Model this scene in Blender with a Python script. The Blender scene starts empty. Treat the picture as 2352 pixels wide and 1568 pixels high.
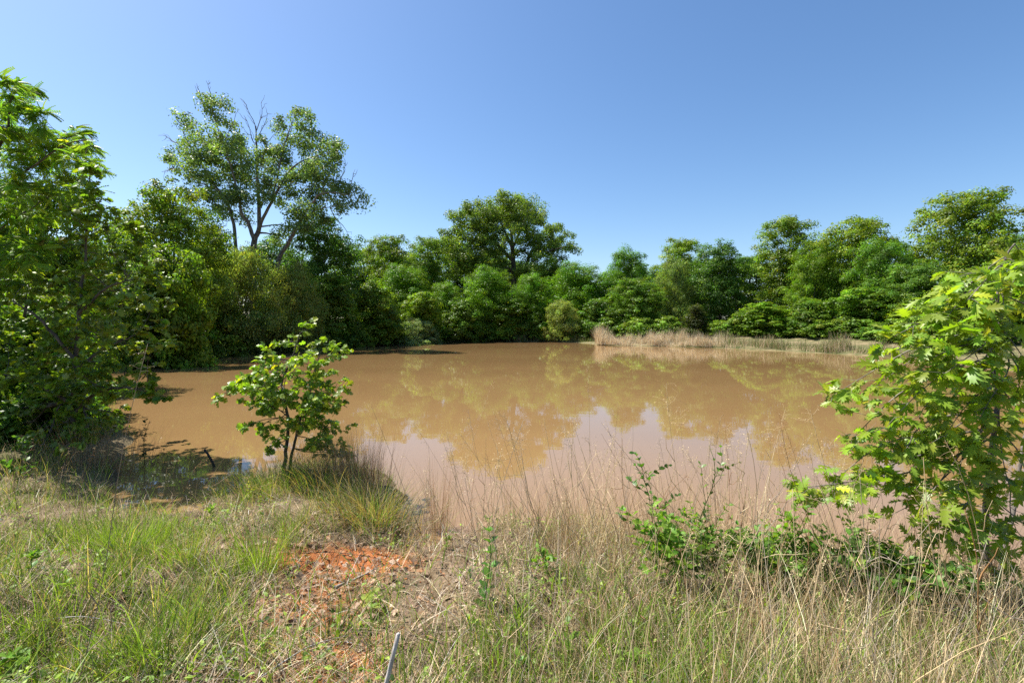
import bpy, math, random
import numpy as np
from mathutils import Matrix, Vector

# ------------------------------------------------------------------ camera, sky, sun, exposure
SC = bpy.context.scene
COL = SC.collection
CAM_Z = 2.4
PITCH = math.radians(2.43)
cam_d = bpy.data.cameras.new('camera')
cam_d.sensor_width = 36.0
cam_d.lens = 17.0
cam_d.clip_start = 0.05
cam_d.clip_end = 4000.0
cam = bpy.data.objects.new('camera', cam_d)
COL.objects.link(cam)
cam.location = (0.0, 0.0, CAM_Z)
cam.rotation_euler = (math.pi / 2 - PITCH, 0.0, 0.0)
SC.camera = cam

SUN_EL = math.radians(57.0)
SUN_AZ = math.radians(-68.0)            # from +Y, towards -X (left of the view, a little ahead)
to_sun = Vector((math.sin(SUN_AZ) * math.cos(SUN_EL), math.cos(SUN_AZ) * math.cos(SUN_EL), math.sin(SUN_EL)))

world = bpy.data.worlds.new('World')
SC.world = world
world.use_nodes = True
wn = world.node_tree
wn.nodes.clear()
sky = wn.nodes.new('ShaderNodeTexSky')
sky.sky_type = 'NISHITA'
sky.sun_disc = False
sky.sun_elevation = SUN_EL
sky.sun_rotation = SUN_AZ
sky.altitude = 300.0
sky.air_density = 1.0
sky.dust_density = 1.2
sky.ozone_density = 3.0
bg = wn.nodes.new('ShaderNodeBackground')
bg.inputs['Strength'].default_value = 0.086
wo = wn.nodes.new('ShaderNodeOutputWorld')
hsv = wn.nodes.new('ShaderNodeHueSaturation')
hsv.inputs['Saturation'].default_value = 1.15
wn.links.new(sky.outputs[0], hsv.inputs['Color'])
wn.links.new(hsv.outputs[0], bg.inputs['Color'])
wn.links.new(bg.outputs[0], wo.inputs['Surface'])

sun_d = bpy.data.lights.new('sun', 'SUN')
sun_d.energy = 5.0
sun_d.angle = math.radians(0.53)
sun_d.color = (1.0, 0.95, 0.87)
sun = bpy.data.objects.new('sun', sun_d)
COL.objects.link(sun)
sun.rotation_euler = to_sun.to_track_quat('Z', 'Y').to_euler()

SC.view_settings.view_transform = 'Standard'
SC.view_settings.look = 'None'
SC.view_settings.gamma = 1.0
SC.view_settings.use_curve_mapping = False
SC.view_settings.exposure = 1.12
cy = SC.cycles
cy.max_bounces = 6
cy.diffuse_bounces = 3
cy.glossy_bounces = 3
cy.transmission_bounces = 4
cy.transparent_max_bounces = 4
cy.caustics_reflective = False
cy.caustics_refractive = False
cy.sample_clamp_indirect = 6.0
cy.use_denoising = False
try:
    cy.denoiser = 'OPENIMAGEDENOISE'
    cy.denoising_input_passes = 'RGB_ALBEDO_NORMAL'
except Exception:
    pass

# ------------------------------------------------------------------ survey helpers (photo measured on a 2352 x 1568 grid)
FPX = 1110.0
CX, CY = 1176.0, 784.0
cp, sp = math.cos(PITCH), math.sin(PITCH)

def at(px, py, d):
    """world point at forward distance d (metres along +Y) seen at px, py"""
    u = (px - CX) / FPX
    v = (CY - py) / FPX
    dy = cp + v * sp
    dz = -sp + v * cp
    t = d / dy
    return np.array([u * t, d, CAM_Z + dz * t])

def scr(P):
    P = np.atleast_2d(P)
    y = P[:, 1]
    z = P[:, 2] - CAM_Z
    f = y * cp - z * sp
    up = y * sp + z * cp
    return CX + FPX * P[:, 0] / f, CY - FPX * up / f, f

# ------------------------------------------------------------------ numeric helpers
def hash2(ix, iy, seed):
    n = (ix.astype(np.int64) * 374761393 + iy.astype(np.int64) * 668265263 + seed * 144665) & 0x7fffffff
    n = ((n ^ (n >> 13)) * 1274126177) & 0x7fffffff
    return ((n ^ (n >> 16)) & 0xffff) / 65535.0

def vnoise(x, y, s, seed=1):
    x = np.asarray(x, float) / s
    y = np.asarray(y, float) / s
    ix = np.floor(x); iy = np.floor(y)
    fx = x - ix; fy = y - iy
    fx = fx * fx * (3 - 2 * fx); fy = fy * fy * (3 - 2 * fy)
    a = hash2(ix, iy, seed); b = hash2(ix + 1, iy, seed)
    c = hash2(ix, iy + 1, seed); d = hash2(ix + 1, iy + 1, seed)
    return (a * (1 - fx) + b * fx) * (1 - fy) + (c * (1 - fx) + d * fx) * fy - 0.5

def norm(v):
    return v / np.maximum(np.linalg.norm(v, axis=-1, keepdims=True), 1e-9)

def rnd_dir(rng, n):
    return norm(rng.normal(size=(n, 3)))

# ------------------------------------------------------------------ materials
def mat_new(name):
    m = bpy.data.materials.new(name)
    m.use_nodes = True
    nt = m.node_tree
    nt.nodes.clear()
    out = nt.nodes.new('ShaderNodeOutputMaterial')
    return m, nt, out

def leaf_mat(name, rough=0.42, spec=0.2, trans=0.45, tint=(1.5, 1.55, 0.45)):
    m, nt, out = mat_new(name)
    N, L = nt.nodes.new, nt.links.new
    at_ = N('ShaderNodeAttribute'); at_.attribute_name = 'Col'
    oi = N('ShaderNodeObjectInfo')
    mul = N('ShaderNodeMix'); mul.data_type = 'RGBA'; mul.blend_type = 'MULTIPLY'; mul.inputs[0].default_value = 1.0
    L(at_.outputs['Color'], mul.inputs[6]); L(oi.outputs['Color'], mul.inputs[7])
    pr = N('ShaderNodeBsdfPrincipled')
    pr.inputs['Roughness'].default_value = rough
    pr.inputs['Specular IOR Level'].default_value = spec
    L(mul.outputs[2], pr.inputs['Base Color'])
    m2 = N('ShaderNodeMix'); m2.data_type = 'RGBA'; m2.blend_type = 'MULTIPLY'; m2.inputs[0].default_value = 1.0
    m2.clamp_result = False
    L(mul.outputs[2], m2.inputs[6]); m2.inputs[7].default_value = (*tint, 1)
    tr = N('ShaderNodeBsdfTranslucent')
    L(m2.outputs[2], tr.inputs['Color'])
    mx = N('ShaderNodeMixShader'); mx.inputs[0].default_value = trans
    L(pr.outputs[0], mx.inputs[1]); L(tr.outputs[0], mx.inputs[2])
    L(mx.outputs[0], out.inputs['Surface'])
    return m

def bark_mat(name, c1, c2, scale=14.0):
    m, nt, out = mat_new(name)
    N, L = nt.nodes.new, nt.links.new
    tc = N('ShaderNodeTexCoord')
    mp = N('ShaderNodeMapping'); mp.inputs['Scale'].default_value = (scale, scale, scale * 0.22)
    L(tc.outputs['Object'], mp.inputs['Vector'])
    no = N('ShaderNodeTexNoise'); no.inputs['Detail'].default_value = 5; no.inputs['Scale'].default_value = 1.0
    L(mp.outputs[0], no.inputs['Vector'])
    cr = N('ShaderNodeValToRGB')
    cr.color_ramp.elements[0].position = 0.35; cr.color_ramp.elements[0].color = (*c1, 1)
    cr.color_ramp.elements[1].position = 0.68; cr.color_ramp.elements[1].color = (*c2, 1)
    L(no.outputs['Fac'], cr.inputs['Fac'])
    pr = N('ShaderNodeBsdfPrincipled'); pr.inputs['Roughness'].default_value = 0.9
    L(cr.outputs['Color'], pr.inputs['Base Color'])
    bp = N('ShaderNodeBump'); bp.inputs['Strength'].default_value = 0.6; bp.inputs['Distance'].default_value = 0.02
    L(no.outputs['Fac'], bp.inputs['Height']); L(bp.outputs[0], pr.inputs['Normal'])
    L(pr.outputs[0], out.inputs['Surface'])
    return m

M = {}
M['leaf'] = leaf_mat('foliage_leaf')
M['gloss_leaf'] = leaf_mat('glossy_leaf', rough=0.40, spec=0.4, trans=0.46, tint=(1.5, 1.6, 0.35))
M['grass'] = leaf_mat('green_grass', rough=0.5, spec=0.3, trans=0.4)
M['dry'] = leaf_mat('dry_grass', rough=0.55, spec=0.25, trans=0.25, tint=(1.1, 1.0, 0.8))
M['bark'] = bark_mat('bark_brown', (0.035, 0.027, 0.02), (0.12, 0.10, 0.08))
M['bark_grey'] = bark_mat('bark_grey', (0.06, 0.05, 0.042), (0.24, 0.21, 0.18))
M['twig'] = bark_mat('twig_bark', (0.07, 0.05, 0.035), (0.2, 0.15, 0.11), 60)
M['wet_wood'] = bark_mat('wet_wood', (0.012, 0.01, 0.008), (0.05, 0.04, 0.03), 40)
M['dead_wood'] = bark_mat('weathered_dead_wood', (0.16, 0.13, 0.10), (0.42, 0.38, 0.32), 50)
M['pale_stem'] = bark_mat('pale_dead_stem', (0.22, 0.20, 0.18), (0.5, 0.47, 0.43), 50)

# ------------------------------------------------------------------ mesh building
def mesh_from(name, V, F, mat, col=None, smooth=False):
    """F: list of int arrays of shape (n, k)"""
    me = bpy.data.meshes.new(name)
    V = np.ascontiguousarray(V, dtype=np.float32)
    me.vertices.add(len(V))
    me.vertices.foreach_set('co', V.ravel())
    loops = np.concatenate([f.ravel() for f in F]).astype(np.int32)
    tot = np.concatenate([np.full(len(f), f.shape[1]) for f in F]).astype(np.int32)
    start = np.concatenate([[0], np.cumsum(tot)[:-1]]).astype(np.int32)
    me.loops.add(len(loops))
    me.loops.foreach_set('vertex_index', loops)
    me.polygons.add(len(tot))
    me.polygons.foreach_set('loop_start', start)
    me.polygons.foreach_set('loop_total', tot)
    if smooth:
        me.polygons.foreach_set('use_smooth', np.ones(len(tot), dtype=bool))
    if col is not None:
        a = me.color_attributes.new('Col', 'FLOAT_COLOR', 'POINT')
        c4 = np.ones((len(V), 4), dtype=np.float32)
        c4[:, :3] = col
        a.data.foreach_set('color', c4.ravel())
    me.update(calc_edges=True)
    me.materials.append(mat)
    return me

class Buf:
    def __init__(self):
        self.V, self.F, self.C, self.n = [], [], [], 0
    def add(self, V, F, C=None):
        self.V.append(V)
        for f in F:
            self.F.append(f + self.n)
        self.C.append(np.ones((len(V), 3)) * 0.1 if C is None else C)
        self.n += len(V)
    def mesh(self, name, mat, smooth=False, origin=None):
        V = np.concatenate(self.V)
        if origin is not None:
            V = V - np.asarray(origin)
        by = {}
        for f in self.F:
            by.setdefault(f.shape[1], []).append(f)
        return mesh_from(name, V, [np.concatenate(v) for v in by.values()], mat, np.concatenate(self.C), smooth)

def link(name, me, parent=None, loc=None):
    o = bpy.data.objects.new(name, me)
    COL.objects.link(o)
    if parent is not None:
        o.parent = parent
    if loc is not None:
        o.location = Vector([float(q) for q in loc])
    return o

def empty(name, loc):
    o = link(name, None, None, loc)
    o.empty_display_size = 0.1
    return o

def tag(o, label, cat, group=None, kind=None):
    if label: o['label'] = label
    if cat: o['category'] = cat
    if group: o['group'] = group
    if kind: o['kind'] = kind
    return o

def tube(buf, pts, radii, sides=6, col=(0.1, 0.1, 0.1)):
    pts = np.asarray(pts, float)
    n = len(pts)
    radii = np.broadcast_to(np.asarray(radii, float), (n,))
    tan = np.gradient(pts, axis=0)
    tan = norm(tan)
    ref = np.array([0.31, 0.93, 0.2]) if abs(tan[:, 2]).mean() > 0.6 else np.array([0.05, 0.1, 1.0])
    a = norm(np.cross(tan, ref)); b = np.cross(tan, a)
    ang = np.arange(sides) / sides * 2 * math.pi
    ring = a[:, None, :] * np.cos(ang)[None, :, None] + b[:, None, :] * np.sin(ang)[None, :, None]
    V = (pts[:, None, :] + ring * radii[:, None, None]).reshape(-1, 3)
    i = np.arange(n - 1)[:, None] * sides
    j = np.arange(sides)[None, :]
    j2 = (j + 1) % sides
    Q = np.stack([i + j, i + j2, i + sides + j2, i + sides + j], -1).reshape(-1, 4)
    V = np.vstack([V, pts[-1:] + tan[-1:] * radii[-1]])
    tip = np.stack([(n - 1) * sides + np.arange(sides), (n - 1) * sides + (np.arange(sides) + 1) % sides,
                    np.full(sides, n * sides)], -1)
    buf.add(V, [Q, tip], np.ones((len(V), 3)) * np.asarray(col))

def curve(p0, p1, rng, n=6, wob=0.06, sag=0.0):
    p0 = np.asarray(p0, float); p1 = np.asarray(p1, float)
    t = np.linspace(0, 1, n)[:, None]
    L = np.linalg.norm(p1 - p0)
    off = rng.normal(size=3) * wob * L
    off2 = rng.normal(size=3) * wob * L * 0.5
    P = p0 + (p1 - p0) * t + off * np.sin(math.pi * t) + off2 * np.sin(2 * math.pi * t)
    P[:, 2] += sag * L * np.sin(math.pi * t[:, 0])
    return P

def smooth_poly(pts, rng=None, per=5, wob=0.0):
    pts = np.asarray(pts, float)
    out = []
    n = len(pts)
    for i in range(n - 1):
        p0 = pts[max(i - 1, 0)]; p1 = pts[i]; p2 = pts[i + 1]; p3 = pts[min(i + 2, n - 1)]
        for k in range(per):
            t = k / per
            out.append(0.5 * ((2 * p1) + (-p0 + p2) * t + (2 * p0 - 5 * p1 + 4 * p2 - p3) * t * t + (-p0 + 3 * p1 - 3 * p2 + p3) * t ** 3))
    out.append(pts[-1])
    out = np.array(out)
    if rng is not None and wob:
        out[1:-1] += rng.normal(size=(len(out) - 2, 3)) * wob
    return out

# leaf templates: x across, y along, z up
def t_diamond(w=0.33):
    V = np.array([[0, 0, 0], [w, .45, .06], [0, 1, -.08], [-w, .45, .06]], float)
    return V, [np.array([[0, 1, 2, 3]])]

def t_oval(w=0.28):
    V = np.array([[0, 0, 0], [w * .8, .28, .06], [w, .55, .05], [0, 1, -.12], [-w, .55, .05], [-w * .8, .28, .06], [0, .28, 0], [0, .58, 0]], float)
    return V, [np.array([[0, 1, 6], [0, 6, 5], [2, 3, 7], [7, 3, 4]]), np.array([[1, 2, 7, 6], [6, 7, 4, 5]])]

def t_lobed(tips, notches, curl=0.22, fold=0.22):
    """lobed leaf: notch points and lobe tips of the right half, mirrored"""
    V = [[0, -0.12, 0], [0.012, 0, 0], [-0.012, 0, 0]]
    T = [[0, 1, 2]]
    mid = []
    for (x, y) in notches:
        mid.append(len(V)); V.append([0, y, 0])
    top = len(V); V.append([0, 1.0, 0])
    for s in (1, -1):
        nid = []
        for (x, y) in notches:
            nid.append(len(V)); V.append([s * x, y, 0])
        for k in range(len(notches) - 1):
            a, b, c, d = mid[k], nid[k], nid[k + 1], mid[k + 1]
            T += [[a, b, c], [a, c, d]] if s > 0 else [[a, c, b], [a, d, c]]
            tp = tips[k]
            ids = []
            for (x, y) in tp:
                ids.append(len(V)); V.append([s * x, y, 0])
            ring = [b] + ids + [c]
            for q in range(1, len(ring) - 1):
                T.append([ring[0], ring[q], ring[q + 1]] if s > 0 else [ring[0], ring[q + 1], ring[q]])
        T.append([mid[-1], nid[-1], top] if s > 0 else [mid[-1], top, nid[-1]])
    V = np.array(V, float)
    V[:, 2] = np.abs(V[:, 0]) * fold - curl * np.maximum(V[:, 1], 0) ** 2 - 0.35 * np.abs(V[:, 0]) ** 2
    return V, [np.array(T)]

RED_OAK = t_lobed(
    tips=[[(.26, .26), (.30, .24), (.20, .32)], [(.36, .50), (.47, .58), (.30, .57)], [(.30, .72), (.42, .86), (.24, .80)], [(.16, .90), (.20, 1.02), (.10, .95)]],
    notches=[(.03, .05), (.12, .32), (.14, .54), (.13, .75), (.07, .9)])
RED_OAK = (RED_OAK[0] * np.array([0.78, 1, 1]), RED_OAK[1])
POST_OAK = t_lobed(
    tips=[[(.16, .16), (.20, .24), (.13, .30)], [(.36, .46), (.44, .56), (.40, .68), (.24, .70)], [(.28, .78), (.34, .88), (.22, .96)], [(.14, .98), (.08, 1.03)]],
    notches=[(.04, .06), (.09, .36), (.12, .70), (.13, .86), (.06, .97)], curl=.28, fold=.3)
DIAMOND = t_diamond()
NARROW = t_diamond(0.2)
WILLOW = t_diamond(0.12)
OVAL = t_oval()
HEART = t_oval(0.42)

def t_frond(pairs=8, droop=0.5, w=0.075, l=0.23):
    Vs, Fs, n = [], [], 0
    D, _ = t_diamond(0.34)
    for k in range(pairs):
        t = 0.12 + 0.83 * k / (pairs - 1)
        z = -droop * t * t
        for s in (1, -1):
            ln = l * (1 - 0.35 * abs(t - 0.5))
            a = math.radians(62 - 20 * t)
            ax = np.array([s * math.sin(a), math.cos(a), -0.25 - 0.3 * t]); ax /= np.linalg.norm(ax)
            nn = np.array([0, 0, 1.0]); sx = np.cross(ax, nn); sx /= np.linalg.norm(sx); nn = np.cross(sx, ax)
            P = D[:, :1] * sx * ln + D[:, 1:2] * ax * ln + D[:, 2:] * nn * ln + np.array([0, t, z])
            Vs.append(P); Fs.append([n, n + 1, n + 2, n + 3]); n += 4
    # rachis
    ts = np.linspace(0, 1, 5)
    for k in range(4):
        a, b = ts[k], ts[k + 1]
        Vs.append(np.array([[-.006, a, -droop * a * a], [.006, a, -droop * a * a], [.004, b, -droop * b * b], [-.004, b, -droop * b * b]]))
        Fs.append([n, n + 1, n + 2, n + 3]); n += 4
    return np.concatenate(Vs), [np.array(Fs)]
FROND = t_frond()

def frames(axis, nrm):
    y = norm(axis)
    x = norm(np.cross(y, nrm))
    z = np.cross(x, y)
    return np.stack([x, y, z], -1)          # columns

def place(buf, tmpl, pos, R, scale, col):
    T, F = tmpl
    n, k = len(pos), len(T)
    V = np.einsum('nij,kj->nki', R, T) * scale[:, None, None] + pos[:, None, :]
    off = (np.arange(n) * k)
    FF = [(off[:, None, None] + f[None]).reshape(-1, f.shape[1]) for f in F]
    buf.add(V.reshape(-1, 3), FF, np.repeat(col, k, axis=0))

def jitter_col(rng, base, n, amt=0.22, yellow=0.06):
    base = np.asarray(base)
    v = np.exp(rng.normal(size=(n, 1)) * amt)
    c = base[None] * v
    c[:, 0] *= np.exp(rng.normal(size=n) * amt * 0.5)
    y = rng.random(n) < yellow
    c[y] *= np.array([1.8, 1.35, 0.8])
    return np.clip(c, 0, 0.8)

# ------------------------------------------------------------------ terrain
SHORE = np.array([
    (-30, 20.5), (-22, 17.5), (-16, 15.2), (-12, 13.0), (-9.8, 11.6), (-8.2, 10.1), (-7.1, 8.9), (-6.4, 7.8), (-5.7, 6.75), (-5.05, 6.15),
    (-4.4, 5.85), (-3.9, 5.95), (-3.85, 6.8), (-3.85, 7.6), (-3.2, 7.85), (-2.4, 7.7), (-1.8, 7.25), (-1.45, 6.4), (-1.35, 5.6),
    (-1.12, 4.95), (-0.92, 4.98), (-0.75, 5.25), (-0.4, 5.5), (0.3, 5.55), (1.0, 5.5), (1.8, 5.4), (2.6, 5.2), (3.3, 4.8), (3.8, 4.35),
    (4.6, 4.2), (6.5, 4.3), (9, 5.0), (14, 8), (20, 14), (24, 21), (26, 28), (24.5, 33), (21.5, 39), (18.5, 42.5), (13.5, 45.3), (9.8, 46.2), (8.6, 48), (9.4, 52),
    (4, 54.8), (-2, 55.2), (-8.3, 52.5), (-13, 48.5), (-17, 43), (-20.5, 36), (-21.5, 30), (-21.5, 25), (-26, 23.5)], float)

def shore_dist(x, y):
    """positive on land, negative in the pond"""
    x = np.asarray(x, float); y = np.asarray(y, float)
    A = SHORE; B = np.roll(SHORE, -1, axis=0)
    best = np.full(x.shape, 1e18)
    inside = np.zeros(x.shape, bool)
    for (ax, ay), (bx, by) in zip(A, B):
        dx, dy = bx - ax, by - ay
        t = np.clip(((x - ax) * dx + (y - ay) * dy) / (dx * dx + dy * dy), 0, 1)
        best = np.minimum(best, (x - ax - t * dx) ** 2 + (y - ay - t * dy) ** 2)
        cond = (ay > y) != (by > y)
        with np.errstate(divide='ignore', invalid='ignore'):
            xi = ax + (y - ay) / (by - ay if by != ay else 1e-9) * dx
        inside ^= cond & (x < xi)
    d = np.sqrt(best)
    return np.where(inside, -d, d)

def height(x, y):
    x = np.asarray(x, float); y = np.asarray(y, float)
    far_ = np.clip((np.hypot(x, y) - 14) / 10, 0, 1)
    d = shore_dist(x, y) + 0.25 * vnoise(x, y, 0.6, 3) + 0.1 * vnoise(x, y, 0.22, 4) + far_ * (1.1 * vnoise(x, y, 3.1, 13) + 0.7 * vnoise(x, y, 1.2, 14))
    dl = np.maximum(d, 0)
    land = 0.10 * (1 - np.exp(-dl / 0.10)) + 0.13 * np.minimum(dl, 6) + 0.03 * np.clip(dl - 6, 0, 50)
    r = np.hypot(x, y)
    near = np.exp(-(r / 14) ** 2)
    land = land + near * (0.14 * vnoise(x, y, 0.9, 5) + 0.09 * vnoise(x, y, 0.33, 6) + 0.03 * vnoise(x, y, 0.13, 7)) * np.clip(dl / 0.4, 0, 1) \
        + 0.25 * vnoise(x, y, 7, 9) * np.clip(dl / 5, 0, 1) * (1 - near)
    cl = np.exp(-(((x + 1.5) / 0.55) ** 2 + ((y - 4.45) / 0.42) ** 2))
    land = land + cl * (-0.05 + 0.05 * vnoise(x, y, 0.09, 11))
    bed = -0.35 * np.minimum(-np.minimum(d, 0), 4.0)
    return np.where(d > 0, land, bed)

def gz(x, y):
    return float(height(np.array([x]), np.array([y]))[0])

def hit(px, py):
    """forward distance at which the sight line through px, py meets the ground"""
    ds = np.arange(1.4, 12, 0.01)
    q = at(px, py, 1.0)
    xs = q[0] * ds; zs = CAM_Z + (q[2] - CAM_Z) * ds
    below = zs <= height(xs, ds)
    return float(ds[np.argmax(below)]) if below.any() else 12.0

def axis_pts(lo, hi, step, far, growth=1.13):
    mid = np.arange(lo, hi + step / 2, step)
    def ext(start, end, sgn):
        out, s, p = [], step, start
        while (p - end) * sgn < 0:
            s *= growth; p += s * sgn; out.append(p)
        return out
    return np.array(ext(lo, -far, -1)[::-1] + list(mid) + ext(hi, far, 1))

gx = axis_pts(-9, 6, 0.055, 1500, 1.09)
gy = axis_pts(1.2, 8.2, 0.055, 1500, 1.09)
GX, GY = np.meshgrid(gx, gy)
GZ = height(GX.ravel(), GY.ravel())
nx, ny = len(gx), len(gy)
ii, jj = np.meshgrid(np.arange(nx - 1), np.arange(ny - 1))
a = (jj * nx + ii).ravel()
gq = np.stack([a, a + 1, a + nx + 1, a + nx], -1)

def ground_material():
    m, nt, out = mat_new('bank_soil_and_thatch')
    N, L = nt.nodes.new, nt.links.new
    geo = N('ShaderNodeNewGeometry')
    def noise(scale, detail=4, rough=0.6):
        n = N('ShaderNodeTexNoise'); n.inputs['Scale'].default_value = scale
        n.inputs['Detail'].default_value = detail; n.inputs['Roughness'].default_value = rough
        L(geo.outputs['Position'], n.inputs['Vector']); return n
    n1, n2, n3 = noise(1.3), noise(9, 6, 0.7), noise(60, 3)
    cr = N('ShaderNodeValToRGB')
    e = cr.color_ramp.elements
    e[0].position = 0.3; e[0].color = (0.075, 0.05, 0.03, 1)
    e[1].position = 0.72; e[1].color = (0.27, 0.20, 0.12, 1)
    L(n2.outputs['Fac'], cr.inputs['Fac'])
    at_ = N('ShaderNodeAttribute'); at_.attribute_name = 'Col'
    clay = N('ShaderNodeValToRGB')
    e = clay.color_ramp.elements
    e[0].position = 0.3; e[0].color = (0.20, 0.064, 0.018, 1)
    e[1].position = 0.7; e[1].color = (0.40, 0.148, 0.050, 1)
    L(n2.outputs['Fac'], clay.inputs['Fac'])
    sep = N('ShaderNodeSeparateColor'); L(at_.outputs['Color'], sep.inputs[0])
    # ragged clay edge
    ad = N('ShaderNodeMath'); ad.operation = 'ADD'
    sc = N('ShaderNodeMath'); sc.operation = 'MULTIPLY_ADD'; sc.inputs[1].default_value = 1.3; sc.inputs[2].default_value = -0.65
    L(n2.outputs['Fac'], sc.inputs[0]); L(sc.outputs[0], ad.inputs[0]); L(sep.outputs[0], ad.inputs[1])
    mr = N('ShaderNodeMapRange'); mr.inputs['From Min'].default_value = 0.3; mr.inputs['From Max'].default_value = 0.62
    L(ad.outputs[0], mr.inputs['Value'])
    mx = N('ShaderNodeMix'); mx.data_type = 'RGBA'
    L(mr.outputs[0], mx.inputs[0]); L(cr.outputs['Color'], mx.inputs[6]); L(clay.outputs['Color'], mx.inputs[7])
    # wet mud under the water and at its rim
    mud = N('ShaderNodeMix'); mud.data_type = 'RGBA'; mud.inputs[7].default_value = (0.10, 0.055, 0.03, 1)
    L(sep.outputs[1], mud.inputs[0]); L(mx.outputs[2], mud.inputs[6])
    # green ground far off
    fg = N('ShaderNodeValToRGB')
    e = fg.color_ramp.elements
    e[0].position = 0.38; e[0].color = (0.055, 0.075, 0.02, 1)
    e[1].position = 0.62; e[1].color = (0.23, 0.18, 0.10, 1)
    nf = noise(0.7, 8, 0.75)
    L(nf.outputs['Fac'], fg.inputs['Fac'])
    gr = N('ShaderNodeMix'); gr.data_type = 'RGBA'
    L(fg.outputs['Color'], gr.inputs[7])
    L(sep.outputs[2], gr.inputs[0]); L(mud.outputs[2], gr.inputs[6])
    pr = N('ShaderNodeBsdfPrincipled'); pr.inputs['Roughness'].default_value = 0.95
    pr.inputs['Specular IOR Level'].default_value = 0.2
    L(gr.outputs[2], pr.inputs['Base Color'])
    hs = N('ShaderNodeMath'); hs.operation = 'MULTIPLY_ADD'; hs.inputs[1].default_value = 0.3
    L(n3.outputs['Fac'], hs.inputs[0]); L(n2.outputs['Fac'], hs.inputs[2])
    bp = N('ShaderNodeBump'); bp.inputs['Strength'].default_value = 0.9; bp.inputs['Distance'].default_value = 0.05
    L(hs.outputs[0], bp.inputs['Height']); L(bp.outputs[0], pr.inputs['Normal'])
    L(pr.outputs[0], out.inputs['Surface'])
    return m

def clay_mask(x, y):
    c = 1.25 * np.exp(-(((x + 1.5) / 0.60) ** 2 + ((y - 4.42) / 0.40) ** 2))
    c = c + 0.52 * np.exp(-(((x + 1.55) / 0.55) ** 2 + ((y - 3.5) / 0.55) ** 2))
    c = c + 0.54 * np.exp(-(((x + 1.0) / 0.5) ** 2 + ((y - 2.6) / 0.6) ** 2))
    c = c + 0.35 * np.exp(-(((x + 2.6) / 0.5) ** 2 + ((y - 4.6) / 0.4) ** 2))
    return np.clip(c, 0, 1)

gxr, gyr = GX.ravel(), GY.ravel()
gd = shore_dist(gxr, gyr)
gcol = np.stack([clay_mask(gxr, gyr), np.clip(1 - gd / 0.25, 0, 1) * 0.9, np.clip((np.hypot(gxr, gyr) - 7) / 6, 0, 1)], -1)
ground = link('ground', mesh_from('ground', np.stack([gxr, gyr, GZ], -1), [gq], ground_material(), gcol, smooth=True))
ground['kind'] = 'structure'

def water_material():
    m, nt, out = mat_new('muddy_pond_water')
    N, L = nt.nodes.new, nt.links.new
    geo = N('ShaderNodeNewGeometry')
    mp = N('ShaderNodeMapping'); mp.inputs['Scale'].default_value = (1.0, 1.6, 1.0)
    L(geo.outputs['Position'], mp.inputs['Vector'])
    n1 = N('ShaderNodeTexNoise'); n1.inputs['Scale'].default_value = 1.6; n1.inputs['Detail'].default_value = 3
    n2 = N('ShaderNodeTexNoise'); n2.inputs['Scale'].default_value = 0.12; n2.inputs['Detail'].default_value = 3
    L(mp.outputs[0], n1.inputs['Vector']); L(mp.outputs[0], n2.inputs['Vector'])
    cr = N('ShaderNodeValToRGB')
    e = cr.color_ramp.elements
    e[0].position = 0.3; e[0].color = (0.208, 0.125, 0.053, 1)
    e[1].position = 0.7; e[1].color = (0.240, 0.146, 0.063, 1)
    L(n2.outputs['Fac'], cr.inputs['Fac'])
    pr = N('ShaderNodeBsdfPrincipled')
    pr.inputs['Roughness'].default_value = 0.015
    pr.inputs['IOR'].default_value = 1.333
    pr.inputs['Specular IOR Level'].default_value = 0.85
    L(cr.outputs['Color'], pr.inputs['Base Color'])
    bp = N('ShaderNodeBump'); bp.inputs['Strength'].default_value = 0.06; bp.inputs['Distance'].default_value = 0.02
    L(n1.outputs['Fac'], bp.inputs['Height']); L(bp.outputs[0], pr.inputs['Normal'])
    L(pr.outputs[0], out.inputs['Surface'])
    return m

wv = np.array([(-60, 2.5, 0), (60, 2.5, 0), (60, 70, 0), (-60, 70, 0)], float)
water = link('water', mesh_from('water', wv, [np.array([[0, 1, 2, 3]])], water_material(), np.ones((4, 3)) * .3))
water['kind'] = 'structure'

# ------------------------------------------------------------------ distant trees: crowns of leaf clumps on limbs
def lobes_for(rng, w, h, base, n, shape='round', top_sharp=1.0):
    out = []
    for i in range(n):
        t = (i + rng.random()) / n
        z = base + (h - base) * t
        if shape == 'round':
            r = (w / 2) * math.sqrt(max(0.03, 1 - (2 * (0.12 + 0.86 * t) - 1) ** 2)) if t > 0.4 else (w / 2) * (0.82 + 0.18 * t / 0.4)
        elif shape == 'mound':
            r = (w / 2) * math.sqrt(max(0.04, 1 - t ** 2))
        elif shape == 'column':
            r = (w / 2) * (0.75 + 0.25 * math.sin(math.pi * t)) * (1 - 0.5 * t ** 3)
        else:
            r = (w / 2) * (1 - t) ** 0.8 + 0.05 * w
        ang = i * 2.4 + rng.normal() * 0.5
        lr = max(0.34 * r + 0.10 * w, 0.13 * w) * rng.uniform(0.7, 1.2)
        off = max(r - lr, 0) * rng.uniform(0.75, 1.0)
        out.append((off * math.cos(ang), off * math.sin(ang), min(z, h - lr * 0.75), lr))
    return np.array(out)

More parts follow.
